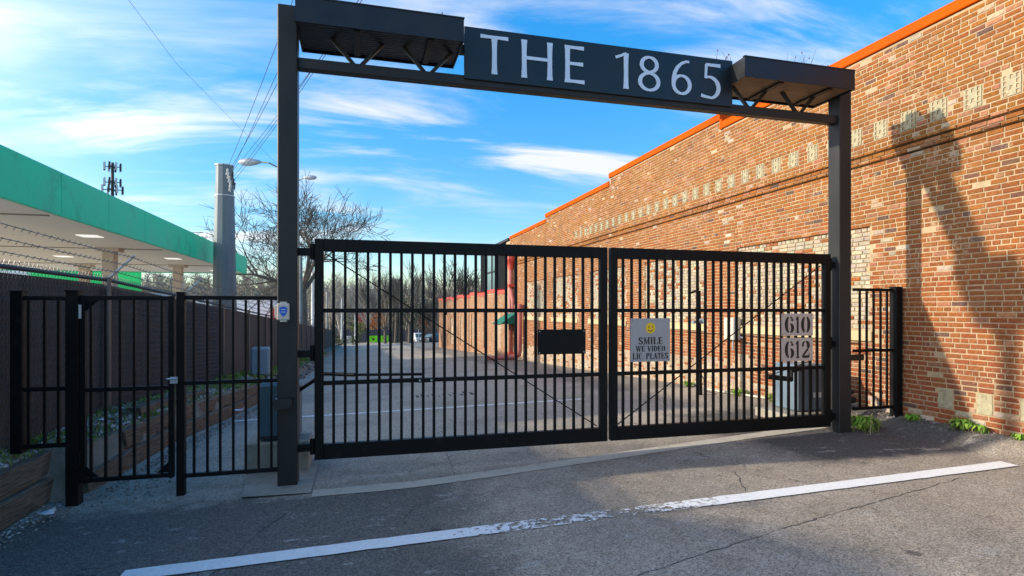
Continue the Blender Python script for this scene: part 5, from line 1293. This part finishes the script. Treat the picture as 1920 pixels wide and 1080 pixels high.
def car(px_, zc_, rz, m, label, h=1.55):
    P = q_(px_, 640, zc_); P.z = gq_(0, P.y); t = empty('parked_car', P, label, 'car', 'cars parked at the end of the lane', rz)
    L_, W_ = 4.4, 1.8
    def bb(prof, name, mm, w0, w1=None):
        w1 = w1 or w0; n = len(prof); q = MB(); vs = []
        for s in (-1, 1):
            for (yy, zz) in prof: vs.append((s*(w0 if zz < .95 else w1)/2, yy, zz))
        q.add(vs, [tuple(range(n)), tuple(range(2*n-1, n-1, -1))]+[(i, n+i, n+(i+1) % n, (i+1) % n) for i in range(n)]); return fix_normals(q.build(name, mm, t, world=False))
    bb([(-2.2, .3), (-2.2, .75), (-2.05, .95), (-1.1, .97), (1.9, .97), (2.15, .85), (2.2, .3)], 'body', m, W_)
    bb([(-1.5, .94), (-1.0, h-.06), (-.6, h), (1.0, h), (1.3, h-.08), (1.85, .94)], 'cabin', m, W_-.08, W_-.4)
    bb([(-1.36, 1.0), (-.98, h-.14), (-.93, h-.14), (-.93, 1.0)], 'side_window', M['glass'], W_-.06, W_-.30)
    bb([(-.8, 1.0), (-.8, h-.12), (1.0, h-.12), (1.6, 1.0)], 'side_window', M['glass'], W_-.06, W_-.32)
    q = MB(); q.add([(-.72, -1.49, 1.0), (.72, -1.49, 1.0), (.60, -1.06, h-.12), (-.60, -1.06, h-.12)], [(0, 1, 2, 3)]); q.v = [(x, y-.035, z) for x, y, z in q.v]; q.build('windscreen', M['glass'], t, world=False)
    for sx_ in (-1, 1):
        for yy in (-1.35, 1.35):
            q = MB(); q.tube([(sx_*.93, yy, .33), (sx_*.70, yy, .33)], .33, 14); wh = q.build('wheel', M['rubber'], t, world=False)
            q = MB(); q.tube([(sx_*.945, yy, .33), (sx_*.92, yy, .33)], .19, 10); q.build('rim', M['galv'], wh, world=False)
        q = MB(); q.box((sx_*.85-.15, -2.22, .62), (sx_*.85+.05*(-sx_), -2.19, .78)); q.build('headlight', M['porcelain'], t, world=False)
    q = MB(); q.box((-.45, -2.225, .4), (.45, -2.19, .6)); q.build('grille', M['frame'], t, world=False)
car(782, 100, .25, M['carwhite'], 'white parked car at the end of the lane', 1.65)
car(815, 90, -.9, M['cardark'], 'dark blue parked car beside the low brick building corner')
# small kerb island with rubble, planter stub
P = q_(727, 662, 50); b = MB(); 
for i in range(70): stone(b, P.x+random.gauss(0, .55), P.y+random.gauss(0, .9), G(0, P.y)+.03, U(.04, .14), random.choice(STC[:4]))
tag(b.build('rubble_heap', M['gravel']), 'flat scatter of brown rubble in the middle of the lane', 'rubble', kind='stuff')
P = q_(785, 652, 62); b = MB(); b.tube([(P.x, P.y, G(1, P.y)), (P.x, P.y, G(1, P.y)+1.9)], .035, 6); b.box((P.x-.25, P.y-.25, G(1, P.y)), (P.x+.25, P.y+.25, G(1, P.y)+.15))
tag(b.build('sign_post', M['galv']), 'thin bare signpost on a small base in the far lane', 'signpost')
# white shed and red container beyond the fence
t = empty('white_shed', q_(450, 590, 66), 'plain white shed roofline showing above the chain link fence', 'shed')
A = q_(375, 560, 66); B = q_(516, 560, 66)
b = MB(); b.box((A.x, B.y, -4), (B.x, B.y+8, B.z)); b.build('walls', M['white'], t)
b = MB(); b.box((A.x-.2, B.y-.2, B.z), (B.x+.2, B.y+8.2, B.z+.25)); b.build('roof', M['galv'], t)
P = q_(524, 578, 64); t = empty('red_container', P, 'red container end peeking beside the white shed', 'container')
b = MB(); b.box((P.x-.9, P.y, -3.4), (P.x+1.2, P.y+5, P.z), bev=.03); b.build('body', M['redcar'], t)
for i in range(6): b = MB(); b.box((P.x-.8+i*.33, P.y-.04, -3.2), (P.x-.65+i*.33, P.y-.002, P.z-.1)); b.build('rib', M['redcar'], t)

# fallen leaves and grit on the drive
b = MB(); random.seed(5)
for i in range(900):
    x = U(-2.2, 6.3); y = U(1.8, 7.5); stone(b, x, y, G(x, y)+.002, U(.0015, .0045), random.choice([(.35, .33, .28), (.20, .15, .10), (.42, .40, .36), (.12, .09, .06)]))
for i in range(500):
    x = random.gauss(-1.9, .35); y = U(2.4, 6.2)
    if x > -2.5: stone(b, x, y, G(x, y)+.002, U(.002, .006), random.choice(STC[:5]))
tag(b.build('road_grit', M['gravel']), 'fine grit scattered over the asphalt drive', 'grit', kind='stuff')

scene.render.engine = 'CYCLES'
